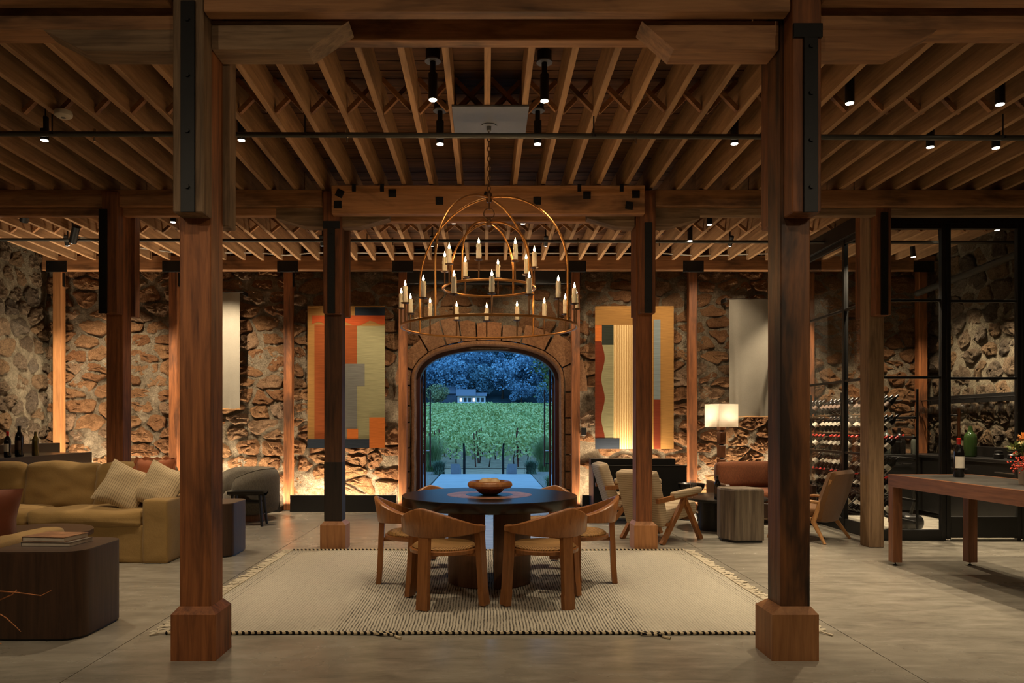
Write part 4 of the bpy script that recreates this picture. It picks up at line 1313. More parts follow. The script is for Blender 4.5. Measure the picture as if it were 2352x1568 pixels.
# tan chair behind sofa
tc_ = thing('lounge_chair', 'tan upholstered chair back showing above olive sofa', 'armchair', (-4.62, 10.0, 0), R(8))
g = G(); g.M = Matrix.Translation((0, -.30, .58)) @ Matrix.Rotation(R(-10), 4, 'X')
part(g.rbox((0, 0, .05), (.54, .12, .60), .05, 8, .01, .004), 'backrest', 'tan_wool', tc_, 60)
part(G().rbox((0, .08, .38), (.56, .60, .14), .05, 6, .01), 'seat', 'tan_wool', tc_, 60)
for sx in (-1, 1):
    for sy in (-.25, .32):
        part(G().tube([(sx * .24, sy, .36), (sx * .27, sy * 1.1, 0)], [.022, .015], 8), 'leg', 'pale_oak', tc_)
# black bar counter at far left
br = thing('bar_counter', 'black bar counter in front of left stone wall', 'counter', (-5.9, 9.15, 0))
part(B(-.45, .45, -1.75, 1.0, 0, .93, .004), 'body', 'black_cabinet', br)
part(B(-.45, .50, -1.75, 1.0, .93, .99, .004), 'worktop', 'black_lacquer', br)
part(B(-.62, -.45, -1.75, 1.9, 0, 1.10, .004), 'back_ledge', 'black_cabinet', br)
part(B(.46, .505, -1.75, 1.0, .60, .995, .003), 'front_panel', 'black_paint', br)
def bottle(x, y, z, label, glassm='bottle_glass', cap='capsule_dark', lab='label_paper', s_=1.0, group=None, rot=None, w=1.0):
    o = thing('wine_bottle', label, 'bottle', (x, y, z), 0, group)
    if rot:
        o.rotation_euler = rot
    P = [(.030, 0), (.036, .004), (.0375, .012), (.0375, .185), (.035, .205), (.025, .228), (.0155, .245), (.0145, .262)]
    part(G().lathe([(r_ * s_ * w, z_ * s_) for r_, z_ in P] + [(.0145 * s_, .295 * s_), (.012 * s_, .296 * s_)], 18), 'glass_body', glassm, o)
    if cap:
        part(G().lathe([(.0152 * s_, .240 * s_), (.0152 * s_, .285 * s_), (.0165 * s_, .287 * s_), (.0165 * s_, .297 * s_), (.012 * s_, .300 * s_)], 14), 'capsule', cap, o)
    if lab:
        n_ = 10
        rr_ = .0381 * s_ * w
        r1 = [(rr_ * math.sin(R(-70 + 120 * k / n_)), -rr_ * math.cos(R(-70 + 120 * k / n_)), .07 * s_) for k in range(n_ + 1)]
        r2 = [(p[0], p[1], .16 * s_) for p in r1]
        part(G().loft([r1, r2], False, False), 'label', lab, o)
    return o
bottle(-5.52, 8.55, .99, 'wine bottle with red capsule on black bar at left', cap='capsule_red')
bottle(-5.53, 8.78, .99, 'large magnum bottle on black bar at left', s_=1.22, lab='label_dark')
bottle(-5.46, 8.98, .99, 'olive glass bottle on black bar at left', 'bottle_olive', None, None)

# ------------------------------------------------------------------ right seating group
def cream_chair(x, y, dx, dy, label):
    o = thing('lounge_chair', label, 'armchair', (x, y, 0), face(dx, dy), 'cream lounge chairs')
    g = G(); g.M = Matrix.Translation((0, -.32, .42)) @ Matrix.Rotation(R(18), 4, 'X')
    part(g.rbox((0, 0, .10), (.56, .14, .66), .035, 8, .008), 'backrest', 'cream_stripe', o, 50)
    g = G(); g.M = Matrix.Translation((0, .03, .34)) @ Matrix.Rotation(R(8), 4, 'X')
    part(g.rbox((0, 0, 0), (.54, .62, .17), .04, 8, .008), 'seat', 'cream_stripe', o, 50)
    for sx in (-1, 1):
        X = sx * .30
        w_ = .022
        def bar(p, q, h, nm):
            a, b = Vector((X, *p)), Vector((X, *q))
            d = (b - a).normalized(); nn = Vector((0, -d.z, d.y)) * h
            part(G().loft([[tuple(c + nn + Vector((-w_, 0, 0))), tuple(c + nn + Vector((w_, 0, 0))), tuple(c - nn + Vector((w_, 0, 0))), tuple(c - nn + Vector((-w_, 0, 0)))] for c in (a, b)]), nm, 'teak', o, 20)
        bar((-.36, 0), (.05, .50), .028, 'leg')
        bar((.36, 0), (.05, .50), .028, 'leg')
        bar((-.44, .50), (.28, .56), .026, 'arm_rail')
        g = G(); g.M = Matrix.Translation((X, .09, .575)) @ Matrix.Rotation(R(5), 4, 'X')
        part(g.rbox((0, 0, 0), (.085, .52, .075), .025, 6), 'arm_pad', 'cream_stripe', o, 50)
    part(G().box(-.30, .30, -.26, -.22, .20, .24, .003).box(-.30, .30, .20, .24, .24, .28, .003), 'seat_rail', 'teak', o)
    return o
cream_chair(2.11, 8.89, .79, .61, 'cream striped lounge chair nearer, half behind reddish post')
cream_chair(2.05, 10.45, .93, .05, 'cream striped lounge chair farther, beside black console')
# black console below the right tapestry
cs = thing('console', 'black console cabinet under right tapestry', 'console', (2.32, 11.35, 0))
part(B(-.70, .70, -.25, .25, .0, .755, .004), 'body', 'black_cabinet', cs)
part(B(-.70, .60, .02, .25, .755, .845, .004), 'rear_ledge', 'black_cabinet', cs)
part(B(-.705, .705, -.255, -.235, .745, .76, .002), 'top_edge', 'black_lacquer', cs)
area(cs, (-.05, .29, .80), (R(180 - 4), 0, 0), 1.2, .03, 12)
# round coffee table
c2 = thing('coffee_table', 'low round black coffee table beside cream chairs', 'coffee table', (3.12, 9.75, 0))
part(G().lathe([(.52, .385), (.56, .39), (.565, .40), (.565, .42), (.555, .425)], 56), 'top', 'black_lacquer', c2)
for k in range(3):
    a = R(210 + 120 * k)
    part(G().lathe([(.19, 0), (.19, .385)], 32, (.17 * math.cos(a), .17 * math.sin(a), 0)), 'drum_leg', 'black_cabinet', c2)
bottle(2.93, 9.35, .425, 'dark wine bottle standing on low black coffee table', lab='label_dark', s_=1.02)
def wineglass(x, y, z, label, s_=1.0, group=None):
    o = thing('wine_glass', label, 'glass', (x, y, z), 0, group)
    part(G().lathe([(.036 * s_, 0), (.035 * s_, .003), (.006 * s_, .006), (.004 * s_, .02), (.004 * s_, .085 * s_), (.012 * s_, .092 * s_), (.035 * s_, .115 * s_), (.044 * s_, .145 * s_), (.040 * s_, .185 * s_), (.033 * s_, .225 * s_), (.032 * s_, .225 * s_), (.039 * s_, .185 * s_), (.042 * s_, .146 * s_), (.033 * s_, .118 * s_), (.01 * s_, .096 * s_)], 16), 'bowl_and_stem', 'stemware', o)
    return o
wineglass(2.68, 9.55, .425, 'clear wine glass on low black coffee table', 1.0)
# black bowl-shaped pedestal
pd = thing('pedestal_table', 'black bowl-topped pedestal near stone wall behind coffee table', 'side table', (2.98, 10.72, 0))
part(G().lathe([(.19, 0), (.17, .03), (.06, .12), (.045, .25), (.055, .34), (.14, .40), (.185, .47), (.19, .52), (.18, .52), (.13, .47), (.02, .46)], 36), 'pedestal', 'black_lacquer', pd)
# travertine block
tv = thing('stone_pedestal', 'brown travertine six-sided block table', 'side table', (3.02, 8.78, 0))
hexp = [(-.24, -.02), (-.135, -.22), (.21, -.20), (.24, .04), (.13, .22), (-.21, .20)]
part(G().prism([(a * .93, b * .93) for a, b in hexp], 'z', 0, .03), 'toe_kick', 'black_paint', tv)
part(G().loft([[(a, b, .03) for a, b in hexp], [(a, b, .60) for a, b in hexp], [(a * .96, b * .96, .622) for a, b in hexp]]), 'block', 'travertine', tv, 20)
# floor lamp
lp = thing('floor_lamp', 'floor lamp with square white shade and stacked walnut blocks', 'lamp', (3.57, 11.2, 0))
part(B(-.15, .15, -.15, .15, 0, .04, .006), 'base', 'walnut', lp)
z = .04
k = 0
while z < 1.28:
    h_ = .205 if k else .21
    part(G().lathe([(.058, z + .008), (.066, z + .013), (.070, z + h_ - .022), (.062, z + h_ - .012)], 6), 'stem_block', 'walnut', lp, 20)
    part(G().cyl((0, 0, 0), .032, z + h_ - .012, z + h_ + .008, 10), 'spacer', 'black_paint', lp)
    z += h_; k += 1
g = G(); g.M = Matrix.Rotation(R(20), 4, 'Z')
s2 = .172
for (a, b) in (((-s2, -s2), (s2, -s2)), ((s2, -s2), (s2, s2)), ((s2, s2), (-s2, s2)), ((-s2, s2), (-s2, -s2))):
    g.add([(a[0], a[1], 1.335), (b[0], b[1], 1.335), (b[0], b[1], 1.68), (a[0], a[1], 1.68)], [(0, 1, 2, 3)])
part(g, 'shade', 'lamp_shade', lp, 0)
part(G().tube([(0, 0, 1.3), (0, 0, 1.69)], .006, 6).tube([(-.18, 0, 1.66), (.18, 0, 1.66)], .003, 5), 'harp', 'chrome', lp)
part(G().lathe([(max(.001, .03 * math.sin(a)), 1.5 - .03 * math.cos(a)) for a in [PI * q / 8 for q in range(9)]], 12), 'bulb', 'lens_glow', lp)
point(lp, (0, 0, 1.46), 11, (1.0, .86, .64), .05)
# rust sofa
rs = thing('sofa', 'rust corduroy sofa with dark wood frame behind travertine block', 'sofa', (4.12, 10.55, 0))
part(B(-.85, .40, -.46, .44, .10, .30, .01), 'frame', 'smoked_oak', rs)
part(B(-.85, -.78, -.46, .42, 0, .55, .01), 'arm', 'smoked_oak', rs)
part(B(.33, .40, -.46, .42, 0, .55, .01), 'arm', 'smoked_oak', rs)
part(G().rbox((-.22, -.06, .37), (1.08, .78, .17), .05, 8, .015, .005), 'seat_cushion', 'rust_cord', rs, 60)
g = G(); g.M = Matrix.Translation((-.22, .28, .64)) @ Matrix.Rotation(R(-8), 4, 'X')
part(g.rbox((0, 0, 0), (1.06, .17, .36), .05, 8, .015, .005), 'back_cushion', 'rust_cord', rs, 60)
# tan lounge chair, seen from behind
lc = thing('lounge_chair', 'tan wool lounge chair with pale oak legs seen from behind, by wine room', 'armchair', (3.92, 8.92, 0), face(-.67, .74))
g = G(); g.M = Matrix.Translation((0, -.20, .30)) @ Matrix.Rotation(R(18), 4, 'X')
def bk(u, v, s_):
    a = 2 * u - 1
    w_ = .25 + .05 * math.sin(v * PI * .9)
    z_ = .60 * v - .04
    return (a * w_, s_ * .045 - .05 * (1 - a * a), z_ - .03 * abs(a) ** 3 * v)
for s_ in (-1, 1):
    g.grid(lambda u, v: bk(u if s_ < 0 else 1 - u, v, s_), 12, 12)
edge = [(0, k / 12) for k in range(13)] + [(k / 12, 1) for k in range(1, 13)] + [(1, 1 - k / 12) for k in range(1, 13)] + [(1 - k / 12, 0) for k in range(1, 12)]
r1 = [bk(u, v, -1) for u, v in edge]; r2 = [bk(u, v, 1) for u, v in edge]
mid = [tuple((Vector(a) + Vector(b)) / 2 + (Vector(((u - .5), 0, (v - .5)))).normalized() * .03) for a, b, (u, v) in zip(r1, r2, edge)]
g.loft([r1, mid, r2], True, False)
part(g, 'backrest', 'tan_wool', lc, 60)
part(G().rbox((0, .10, .34), (.54, .58, .12), .05, 8, .01), 'seat', 'tan_wool', lc, 60)
for sx in (-1, 1):
    part(G().tube([(sx * .29, -.36, .74), (sx * .30, -.24, .46), (sx * .29, -.16, .24), (sx * .345, -.32, .0)], [.016, .024, .03, .016], 10), 'rear_leg', 'pale_oak', lc, 60)
    part(G().tube([(sx * .29, -.14, .27), (sx * .30, .30, .30), (sx * .31, .38, 0)], [.022, .022, .015], 10), 'front_leg', 'pale_oak', lc, 60)
    part(G().tube([(sx * .30, -.25, .47), (sx * .32, .10, .49), (sx * .31, .34, .44), (sx * .30, .32, .3)], [.02, .018, .018, .016], 10), 'armrest', 'pale_oak', lc, 60)

# ------------------------------------------------------------------ tasting table at the right
tt_ = thing('tasting_table', 'long walnut counter-height table with dark stone top at right', 'table', (4.36, 6.30, 0))
hx, hy = .41, .96
part(G().box(-hx, -hx + .03, -hy, hy, .765, .885, .002).box(hx - .03, hx, -hy, hy, .765, .885, .002).box(-hx + .03, hx - .03, -hy, -hy + .03, .765, .885, .002).box(-hx + .03, hx - .03, hy - .03, hy, .765, .885, .002), 'apron', 'walnut_y', tt_)
part(B(-hx + .028, hx - .028, -hy + .028, hy - .028, .85, .883, .002), 'stone_top', 'dark_stone_top', tt_)
for sx in (-1, 1):
    for sy in (-1, 1):
        lg = part(B(sx * (hx - .045) - .044, sx * (hx - .045) + .044, sy * (hy - .045) - .044, sy * (hy - .045) + .044, .035, .77, .003), 'leg', 'walnut', tt_)
        part(G().lathe([(.02, 0), (.02, .008), (.006, .014), (.006, .04)], 12, (sx * (hx - .045), sy * (hy - .045), 0)), 'levelling_foot', 'black_steel', lg)
wb = bottle(4.40, 6.88, .884, 'tall wine bottle with red capsule on the tasting table', cap='capsule_red', s_=1.2)
vz = thing('flower_vase', 'square stoneware vase of autumn flowers on the tasting table', 'vase', (4.42, 5.95, .884))
part(G().loft([[(-.078, -.078, 0), (.078, -.078, 0), (.078, .078, 0), (-.078, .078, 0)], [(-.085, -.085, .19), (.085, -.085, .19), (.085, .085, .19), (-.085, .085, .19)], [(-.076, -.076, .19), (.076, -.076, .19), (.076, .076, .19), (-.076, .076, .19)], [(-.07, -.07, .1), (.07, -.07, .1), (.07, .07, .1), (-.07, .07, .1)]]), 'vase_body', 'stoneware', vz, 20)
rng = random.Random(4)
def bloom(c, r_, mat, n=40, nm='flower'):
    g = G()
    for k in range(n):
        a = rng.uniform(0, 2 * PI); b = math.acos(rng.uniform(-.3, 1))
        d = Vector((math.sin(b) * math.cos(a), math.sin(b) * math.sin(a), math.cos(b)))
        s_ = d.cross(Vector((0, 0, 1)) if abs(d.z) < .9 else Vector((1, 0, 0))).normalized() * r_ * .16
        c_ = Vector(c)
        g.add([tuple(c_ + d * r_ * .2), tuple(c_ + d * r_ * .7 + s_), tuple(c_ + d * r_), tuple(c_ + d * r_ * .7 - s_)], [(0, 1, 2, 3)])
    part(g, nm, mat, vz, 0)
bloom((-.10, -.02, .37), .062, 'petal_peach', 90)
bloom((.08, .0, .35), .05, 'petal_peach', 70)
for k in range(16):
    bloom((rng.uniform(-.18, .16), rng.uniform(-.12, .12), rng.uniform(.22, .34)), rng.uniform(.03, .045), 'petal_cream', 36)
for k in range(14):
    bloom((rng.uniform(-.2, .2), rng.uniform(-.14, .14), rng.uniform(.2, .32)), rng.uniform(.06, .09), 'stem_green', 40, 'foliage')
for k in range(5):
    g = G()
    bx, by, bz = -.17 + rng.uniform(-.05, .05), rng.uniform(-.1, .05), .18 + rng.uniform(-.04, .06)
    for q in range(14):
        g.lathe([(.001, -.008), (.008, 0), (.001, .008)], 6, (bx + rng.gauss(0, .03), by + rng.gauss(0, .03), bz + rng.gauss(0, .03)))
    part(g, 'berry_sprig', 'berry_red', vz)
for (x, y) in ((-.05, .03), (.03, -.03), (.05, .05)):
    part(G().tube([(x, y, .05), (x * 1.6, y * 1.5, .30)], .004, 5), 'stalk', 'stem_green', vz)

# ------------------------------------------------------------------ wall hangings
def hanging(name, x0, x1, z0, z1, base, patches, label):
    o = thing(name, label, 'tapestry', ((x0 + x1) / 2, 11.78, z0))
    w_, h_ = (x1 - x0), (z1 - z0)
    g = G()
    def fn(u, v, s_):
        return (-w_ / 2 + w_ * u, s_ * .006, h_ * v)
    for s_ in (-1, 1):
        g.grid(lambda u, v: fn(u if s_ < 0 else 1 - u, v, s_), 16, 24)
    part(g, 'cloth', base, o, 60)
    part(B(-w_ / 2, w_ / 2, -.012, .012, h_ - .02, h_, .003), 'top_hem', base, o)
    for hx_ in (-.35, .35):
        part(B(hx_ * w_ - .01, hx_ * w_ + .01, .012, .21, h_ - .03, h_ - .01, .002), 'hanger', 'black_steel', o)
    for pi_, (mat, poly) in enumerate(patches):
        fr_, bk_ = [], []
        for (u, v) in poly:
            p = fn(u, v, -1)
            fr_.append((p[0], p[1] - .003 - .0006 * pi_, p[2])); bk_.append((p[0], p[1] + .001, p[2]))
        n = len(poly)
        # fan through sampled strip so that the patch follows the cloth
        part(G().loft([bk_, fr_]), 'woven_patch', mat, o, 30)
    return o
def rect(a, b, c, d, n=6):
    return [(a, c)] + [(a + (b - a) * k / n, c) for k in range(1, n)] + [(b, c)] + [(b, c + (d - c) * k / n) for k in range(1, n)] + [(b, d)] + [(b - (b - a) * k / n, d) for k in range(1, n)] + [(a, d)] + [(a, d - (d - c) * k / n) for k in range(1, n)]
wave = [(.06 + .94 * k / 24, .872 + .014 * math.sin(k * .75) + (.01 if k > 18 else 0)) for k in range(25)]
hanging('tapestry', -2.83, -1.60, 1.0, 3.26, 'tap_gold', [
    ('tap_navy', rect(.615, 1.0, .932, 1.0)),
    ('tap_red', [(.06, .932)] + wave + [(1.0, .932)]),
    ('tap_rust', rect(.09, .30, .062, .868)), ('tap_rust', rect(.30, .64, .592, .862)),
    ('tap_sage', rect(.64, 1.0, .58, .858)), ('tap_sage', rect(.74, 1.0, .434, .58)), ('tap_sage', rect(.64, 1.0, .215, .434)), ('tap_sage', rect(.64, .80, .062, .215)),
    ('tap_grey', rect(.30, .74, .434, .592)), ('tap_grey', rect(.30, .64, .135, .434)), ('tap_grey', rect(.30, .51, .062, .135)),
    ('tap_orange', rect(.51, .655, .062, .135)), ('tap_orange', rect(.80, 1.0, .0, .215)), ('tap_navy', rect(0.0, .80, .0, .062))],
    'left tapestry of rust, sage and grey blocks with a gold border')
wv2 = [(.10 + .022 * math.sin(k * .52 + 1.2), .055 + .70 * k / 30) for k in range(31)]
hanging('tapestry', 1.745, 2.995, .985, 3.255, 'tap_gold', [
    ('tap_brick', [(0, .055)] + wv2 + [(0, .755)]),
    ('tap_sage', [(.235, .755), (.235, .055)] + wv2 ),
    ('tap_orange', rect(0, .085, .755, .868)), ('tap_dark', rect(.085, .235, .728, .868)),
    ('tap_stripe', rect(.235, .70, .0, .868)), ('tap_blue', rect(.745, .83, .345, .906)), ('tap_brick', rect(.745, .83, 0, .345)),
    ('tap_navy', rect(0, .31, 0, .075))],
    'right tapestry of gold with cream stripes and a wavy rust edge')
def linen(x0, x1, z0, z1, label):
    o = thing('linen_panel', label, 'curtain', ((x0 + x1) / 2, 11.72, z0))
    w_, h_ = x1 - x0, z1 - z0
    g = G()
    for s_ in (-1, 1):
        def fn(u, v):
            uu = u if s_ < 0 else 1 - u
            return (-w_ / 2 + w_ * uu, s_ * .003 + .010 * math.sin(uu * 22 * w_ + math.sin(uu * 9)) * (.4 + .6 * (1 - v)), h_ * v)
        g.grid(fn, 60, 10)
    part(g, 'cloth', 'shade_linen', o, 60)
    part(G().tube([(-w_ / 2 - .06, 0, h_), (w_ / 2 + .06, 0, h_)], .01, 8), 'rod', 'linen_rod', o)
    part(G().tube([(-w_ / 2, 0, 0), (w_ / 2, 0, 0)], .008, 6), 'bottom_bar', 'pale_oak', o)
    for s_ in (-1, 1):
        part(B(s_ * (w_ / 2 + .05) - .01, s_ * (w_ / 2 + .05) + .01, 0, .23, h_ - .04, h_ + .02, .002), 'bracket', 'black_steel', o)
linen(-4.75, -3.89, 1.62, 3.47, 'pale linen panel hanging behind left foreground post')
linen(3.86, 4.85, 1.50, 3.36, 'pale linen panel hanging above floor lamp')
solo(B(1.52, 1.60, 11.72, 11.80, 1.20, 1.32, .004), 'switch_box', 'black_paint', 'small black switch box on stone right of doorway', 'switch')

# ------------------------------------------------------------------ door
d1 = thing('door_1', 'maroon arched frame lining the open doorway', 'door frame')
d1['kind'] = 'structure'
inn = []
for i, (x_, z_) in enumerate(pathp):
    a, b = pathp[max(0, i - 1)], pathp[min(len(pathp) - 1, i + 1)]
    d = Vector((b[0] - a[0], 0, b[1] - a[1])).normalized()
    nn = Vector((-d.z, 0, d.x))
    inn.append([(x_ + nn.x * o_, WB + y_, z_ + nn.z * o_) for o_, y_ in ((-.04, .16), (-.11, .16), (-.11, .34), (-.04, .34))])
part(G().loft(inn), 'arch_frame', 'maroon_wood', d1, 30)
def leaf(sx, name, label):
    o = thing(name, label, 'door', (DC + sx * 1.10, WB + .30, 0), R(-sx * 1.5))
    o['kind'] = 'structure'
    L = 1.02
    H0, H1 = 1.98, 2.52
    t_ = .022
    def top(y):
        return H0 + (H1 - H0) * (1 - (1 - y / L) ** 2.3) ** (1 / 2.3)
    part(B(-t_, t_, 0, .09, 0.01, H0 + .14, .002), 'stile', 'maroon_wood', o)
    part(B(-t_, t_, L - .08, L, 0.01, H1 - .01, .002), 'stile', 'maroon_wood', o)
    part(B(-t_, t_, .09, L - .08, 0.01, .20, .002), 'bottom_rail', 'maroon_wood', o)
    rr_ = []
    for k in range(13):
        y = L * k / 12
        rr_.append([(-t_, y, top(y) - .09), (t_, y, top(y) - .09), (t_, y, top(y)), (-t_, y, top(y))])
    part(G().loft(rr_), 'top_rail', 'maroon_wood', o)
    pl = [(.08, .19), (L - .07, .19)] + [(L * k / 12, top(L * k / 12) - .05) for k in range(11, 0, -1)]
    part(G().prism(pl, 'x', -.004, .004), 'pane', 'pane_glass', o, 0)
    for s_ in (-1, 1):
        hb = part(G().tube([(s_ * .10, L - .05, .62), (s_ * .10, L - .05, 2.0)], .014, 8), 'pull_bar', 'maroon_wood', o)
        for z_ in (.9, 1.72):
            part(G().tube([(s_ * .02, L - .05, z_), (s_ * .10, L - .05, z_)], .009, 6), 'pull_mount', 'chrome', hb)
    return o
leaf(-1, 'door_2', 'left glazed door leaf swung open outward')
leaf(1, 'door_3', 'right glazed door leaf swung open outward')
cu = bpy.data.curves.new('sign', 'FONT')
cu.body = 'THIS DOOR TO REMAIN UNLOCKED WHILE BUILDING IS OCCUPIED'
cu.size = .033; cu.align_x = 'CENTER'; cu.extrude = .0006
tmp = bpy.data.objects.new('tmp_text', cu); COL.objects.link(tmp)
dg = bpy.context.evaluated_depsgraph_get()
me = bpy.data.meshes.new_from_object(tmp.evaluated_get(dg))
bpy.data.objects.remove(tmp)
xsv = [v.co.x for v in me.vertices]
wtxt = max(xsv) - min(xsv)
me.materials.clear(); me.materials.append(MATS['label_paper'])
sg = thing('door_sign', 'small lettered strip on arch frame over doorway', 'sign', (DC + .03, WB + .155, 2.605))
part(B(-.34, .34, -.006, .0, -.012, .042, .001), 'sign_strip', 'label_dark', sg)
txo = link('lettering', me, sg, (0, -.0075, .004), (R(90), 0, 0))
txo.scale = (.62 / wtxt, .62 / wtxt, 1)

# ------------------------------------------------------------------ wine room glazing
GX, GY = 4.62, 8.76
gw = thing('window_1', 'black steel glazed front of the wine room', 'glass wall')
gw['kind'] = 'structure'
def bars(o, lst):
    for nm, b in lst:
        part(B(*b, .003), nm, 'black_paint', o)
zt = 3.75
fx = [GX, 5.57, 6.30, WR]
bars(gw, [('stile', (GX - .01, GX + .06, GY, GY + .06, 0, zt)), ('mullion', (5.40, 5.45, GY, GY + .06, 0, zt)), ('mullion', (5.462, 5.51, GY, GY + .06, .012, zt)),
          ('stile', (6.30, 6.345, GY, GY + .06, 0, zt)), ('stile', (6.355, 6.40, GY, GY + .06, .012, zt)),
          ('top_rail', (GX + .06, 5.40, GY, GY + .06, zt - .06, zt)), ('top_rail', (5.51, 6.30, GY, GY + .06, zt - .06, zt)),
          ('muntin', (GX + .06, 5.40, GY + .01, GY + .05, 2.83, 2.86)), ('muntin', (5.51, 6.30, GY + .01, GY + .05, 2.82, 2.85)),
          ('muntin', (GX + .06, 5.40, GY + .01, GY + .05, 1.915, 1.945)), ('muntin', (5.51, 6.30, GY + .01, GY + .05, 1.905, 1.935)),
          ('bottom_rail', (GX + .06, 5.40, GY, GY + .06, .0, .125)), ('kick_panel', (5.51, 6.30, GY, GY + .05, .03, .28)),
          ('top_rail', (6.40, WR, GY, GY + .06, zt - .06, zt)), ('bottom_rail', (6.40, WR, GY, GY + .06, 0, .125)), ('transom', (GX, WR, GY, GY + .06, zt, 3.95))])
part(B(5.515, 6.29, GY - .004, GY + .02, .004, .022, .001), 'door_sweep', 'silver_line', gw)
for (x0, x1, z0, z1) in ((GX + .06, 5.40, .125, 1.915), (GX + .06, 5.40, 1.945, 2.83), (GX + .06, 5.40, 2.86, zt - .06), (5.51, 6.30, .28, 1.905), (5.51, 6.30, 1.935, 2.82), (5.51, 6.30, 2.85, zt - .06), (6.40, WR, .125, zt - .06)):
    part(G().box(x0, x1, GY + .026, GY + .032, z0, z1), 'pane', 'pane_glass', gw, 0)
ph = part(G().tube([(5.565, GY - .06, .98), (5.565, GY - .06, 1.56)], .016, 10), 'door_pull', 'walnut', gw)
part(G().tube([(5.50, GY - .06, 1.48), (5.565, GY - .06, 1.48)], .008, 6).tube([(5.50, GY, 1.48), (5.50, GY - .06, 1.48)], .008, 6), 'pull_mount', 'black_steel', gw)
gs = thing('window_2', 'black steel glazed side of the wine room', 'glass wall')
gs['kind'] = 'structure'
ysp = [GY + .07, 9.55, 10.75, 11.75]
for y in ysp:
    part(B(GX - .01, GX + .05, y - .025, y + .025, 0, zt, .003), 'mullion', 'black_paint', gs)
for i in range(3):
    y0, y1 = ysp[i] + .025, ysp[i + 1] - .025
    for z0, z1, nm in ((0, .16, 'bottom_rail'), (1.0, 1.025, 'muntin'), (1.915, 1.945, 'muntin'), (2.83, 2.86, 'muntin'), (zt - .06, zt, 'top_rail')):
        part(B(GX, GX + .04, y0, y1, z0, z1, .003), nm, 'black_paint', gs)
    for z0, z1 in ((.16, 1.0), (1.025, 1.915), (1.945, 2.83), (2.86, zt - .06)):
        part(G().box(GX + .016, GX + .022, y0, y1, z0, z1), 'pane', 'pane_glass', gs, 0)
part(B(GX - .05, GX + .07, GY + .05, 11.76, zt, 3.95, .003), 'header', 'black_paint', gs)

# wine rack along the side glass
rk = thing('wine_rack', 'black steel wine rack behind the side glass', 'rack', (4.95, 10.3, 0))
rows = [(.30, 'lowest'), (.56, 'second lowest'), (.80, 'third lowest'), (1.06, 'third highest'), (1.32, 'second highest'), (1.56, 'highest')]
Y0, Y1 = -1.40, 1.35
for y in (Y0, -.47, .45, Y1):
    for x in (-.22, .24):
        part(B(x - .012, x + .012, y - .012, y + .012, 0, 1.80, .002), 'upright', 'black_steel', rk)
for z_, nm in rows:
    for x, dz in ((-.17, -.075), (.06, .10)):
        part(G().tube([(x, Y0, z_ + dz), (x, Y1, z_ + dz)], .008, 6), 'rail', 'black_steel', rk)
    part(B(.20, .24, Y0, Y1, z_ - .12, z_ - .09, .002), 'shelf_edge', 'black_steel', rk)
def rack_bottle_mesh(cap, lab):
    g = G()
    g.k = 0; g.lathe([(.030, 0), (.0375, .006), (.0375, .185), (.034, .207), (.0155, .245), (.0145, .262)], 12)
    g.k = 1; g.lathe([(.0382, .075), (.0382, .14)], 12)
    g.k = 2; g.lathe([(.0155, .238), (.0155, .29), (.012, .296)], 10)
    return g.mesh('rack_bottle', ['bottle_glass', lab, cap], 40)
mred, mdk, mgr = rack_bottle_mesh('capsule_red', 'label_paper'), rack_bottle_mesh('capsule_dark', 'label_paper'), rack_bottle_mesh('capsule_dark', 'label_dark')
for z_, nm in rows:
    red = nm in ('third highest', 'second lowest')
    y = Y0 + .06
    while y < Y1 - .05:
        if not any(abs(y - q) < .045 for q in (-.47, .45)):
            m_ = mred if red else (mdk if nm not in ('highest',) else mgr)
            o = link('wine_bottle', m_, None, (4.95 - .17, 10.3 + y, z_ - .03), (0, R(48), 0))
            tag(o, 'wine bottle ' + ('with red capsule ' if red else '') + 'lying in the ' + nm + ' row of the rack', 'bottle', 'bottles in the ' + nm + ' rack row')
        y += .122
# back counter of the wine room
wc = thing('wine_counter', 'black counter along the back and right of the wine room', 'counter', (6.22, 11.5, 0))
part(B(-.95, .88, -.33, .27, .08, .88, .004), 'back_cabinet', 'black_cabinet', wc)
part(B(-.97, .88, -.36, .27, .88, .92, .003), 'back_worktop', 'black_lacquer', wc)
part(B(.35, .88, -2.65, -.37, .08, .88, .004), 'right_cabinet', 'black_cabinet', wc)
part(B(.32, .88, -2.67, -.37, .88, .92, .003), 'right_worktop', 'black_lacquer', wc)
part(B(.80, .86, -2.65, -.4, .92, 1.06, .003), 'splashback', 'black_cabinet', wc)
for (x0, x1, z_) in ((-.8, -.4, .78), (-.2, .2, .78)):
    part(G().tube([(x0, -.36, z_), (x1, -.36, z_)], .007, 6).tube([(x0 + .02, -.33, z_), (x0 + .02, -.36, z_)], .005, 5).tube([(x1 - .02, -.33, z_), (x1 - .02, -.36, z_)], .005, 5), 'drawer_pull', 'chrome', wc)
for yy in (-2.2, -1.2):
    part(G().tube([(.32, yy - .2, .76), (.32, yy + .2, .76)], .007, 6).tube([(.35, yy - .18, .76), (.32, yy - .18, .76)], .005, 5).tube([(.35, yy + .18, .76), (.32, yy + .18, .76)], .005, 5), 'drawer_pull', 'chrome', wc)
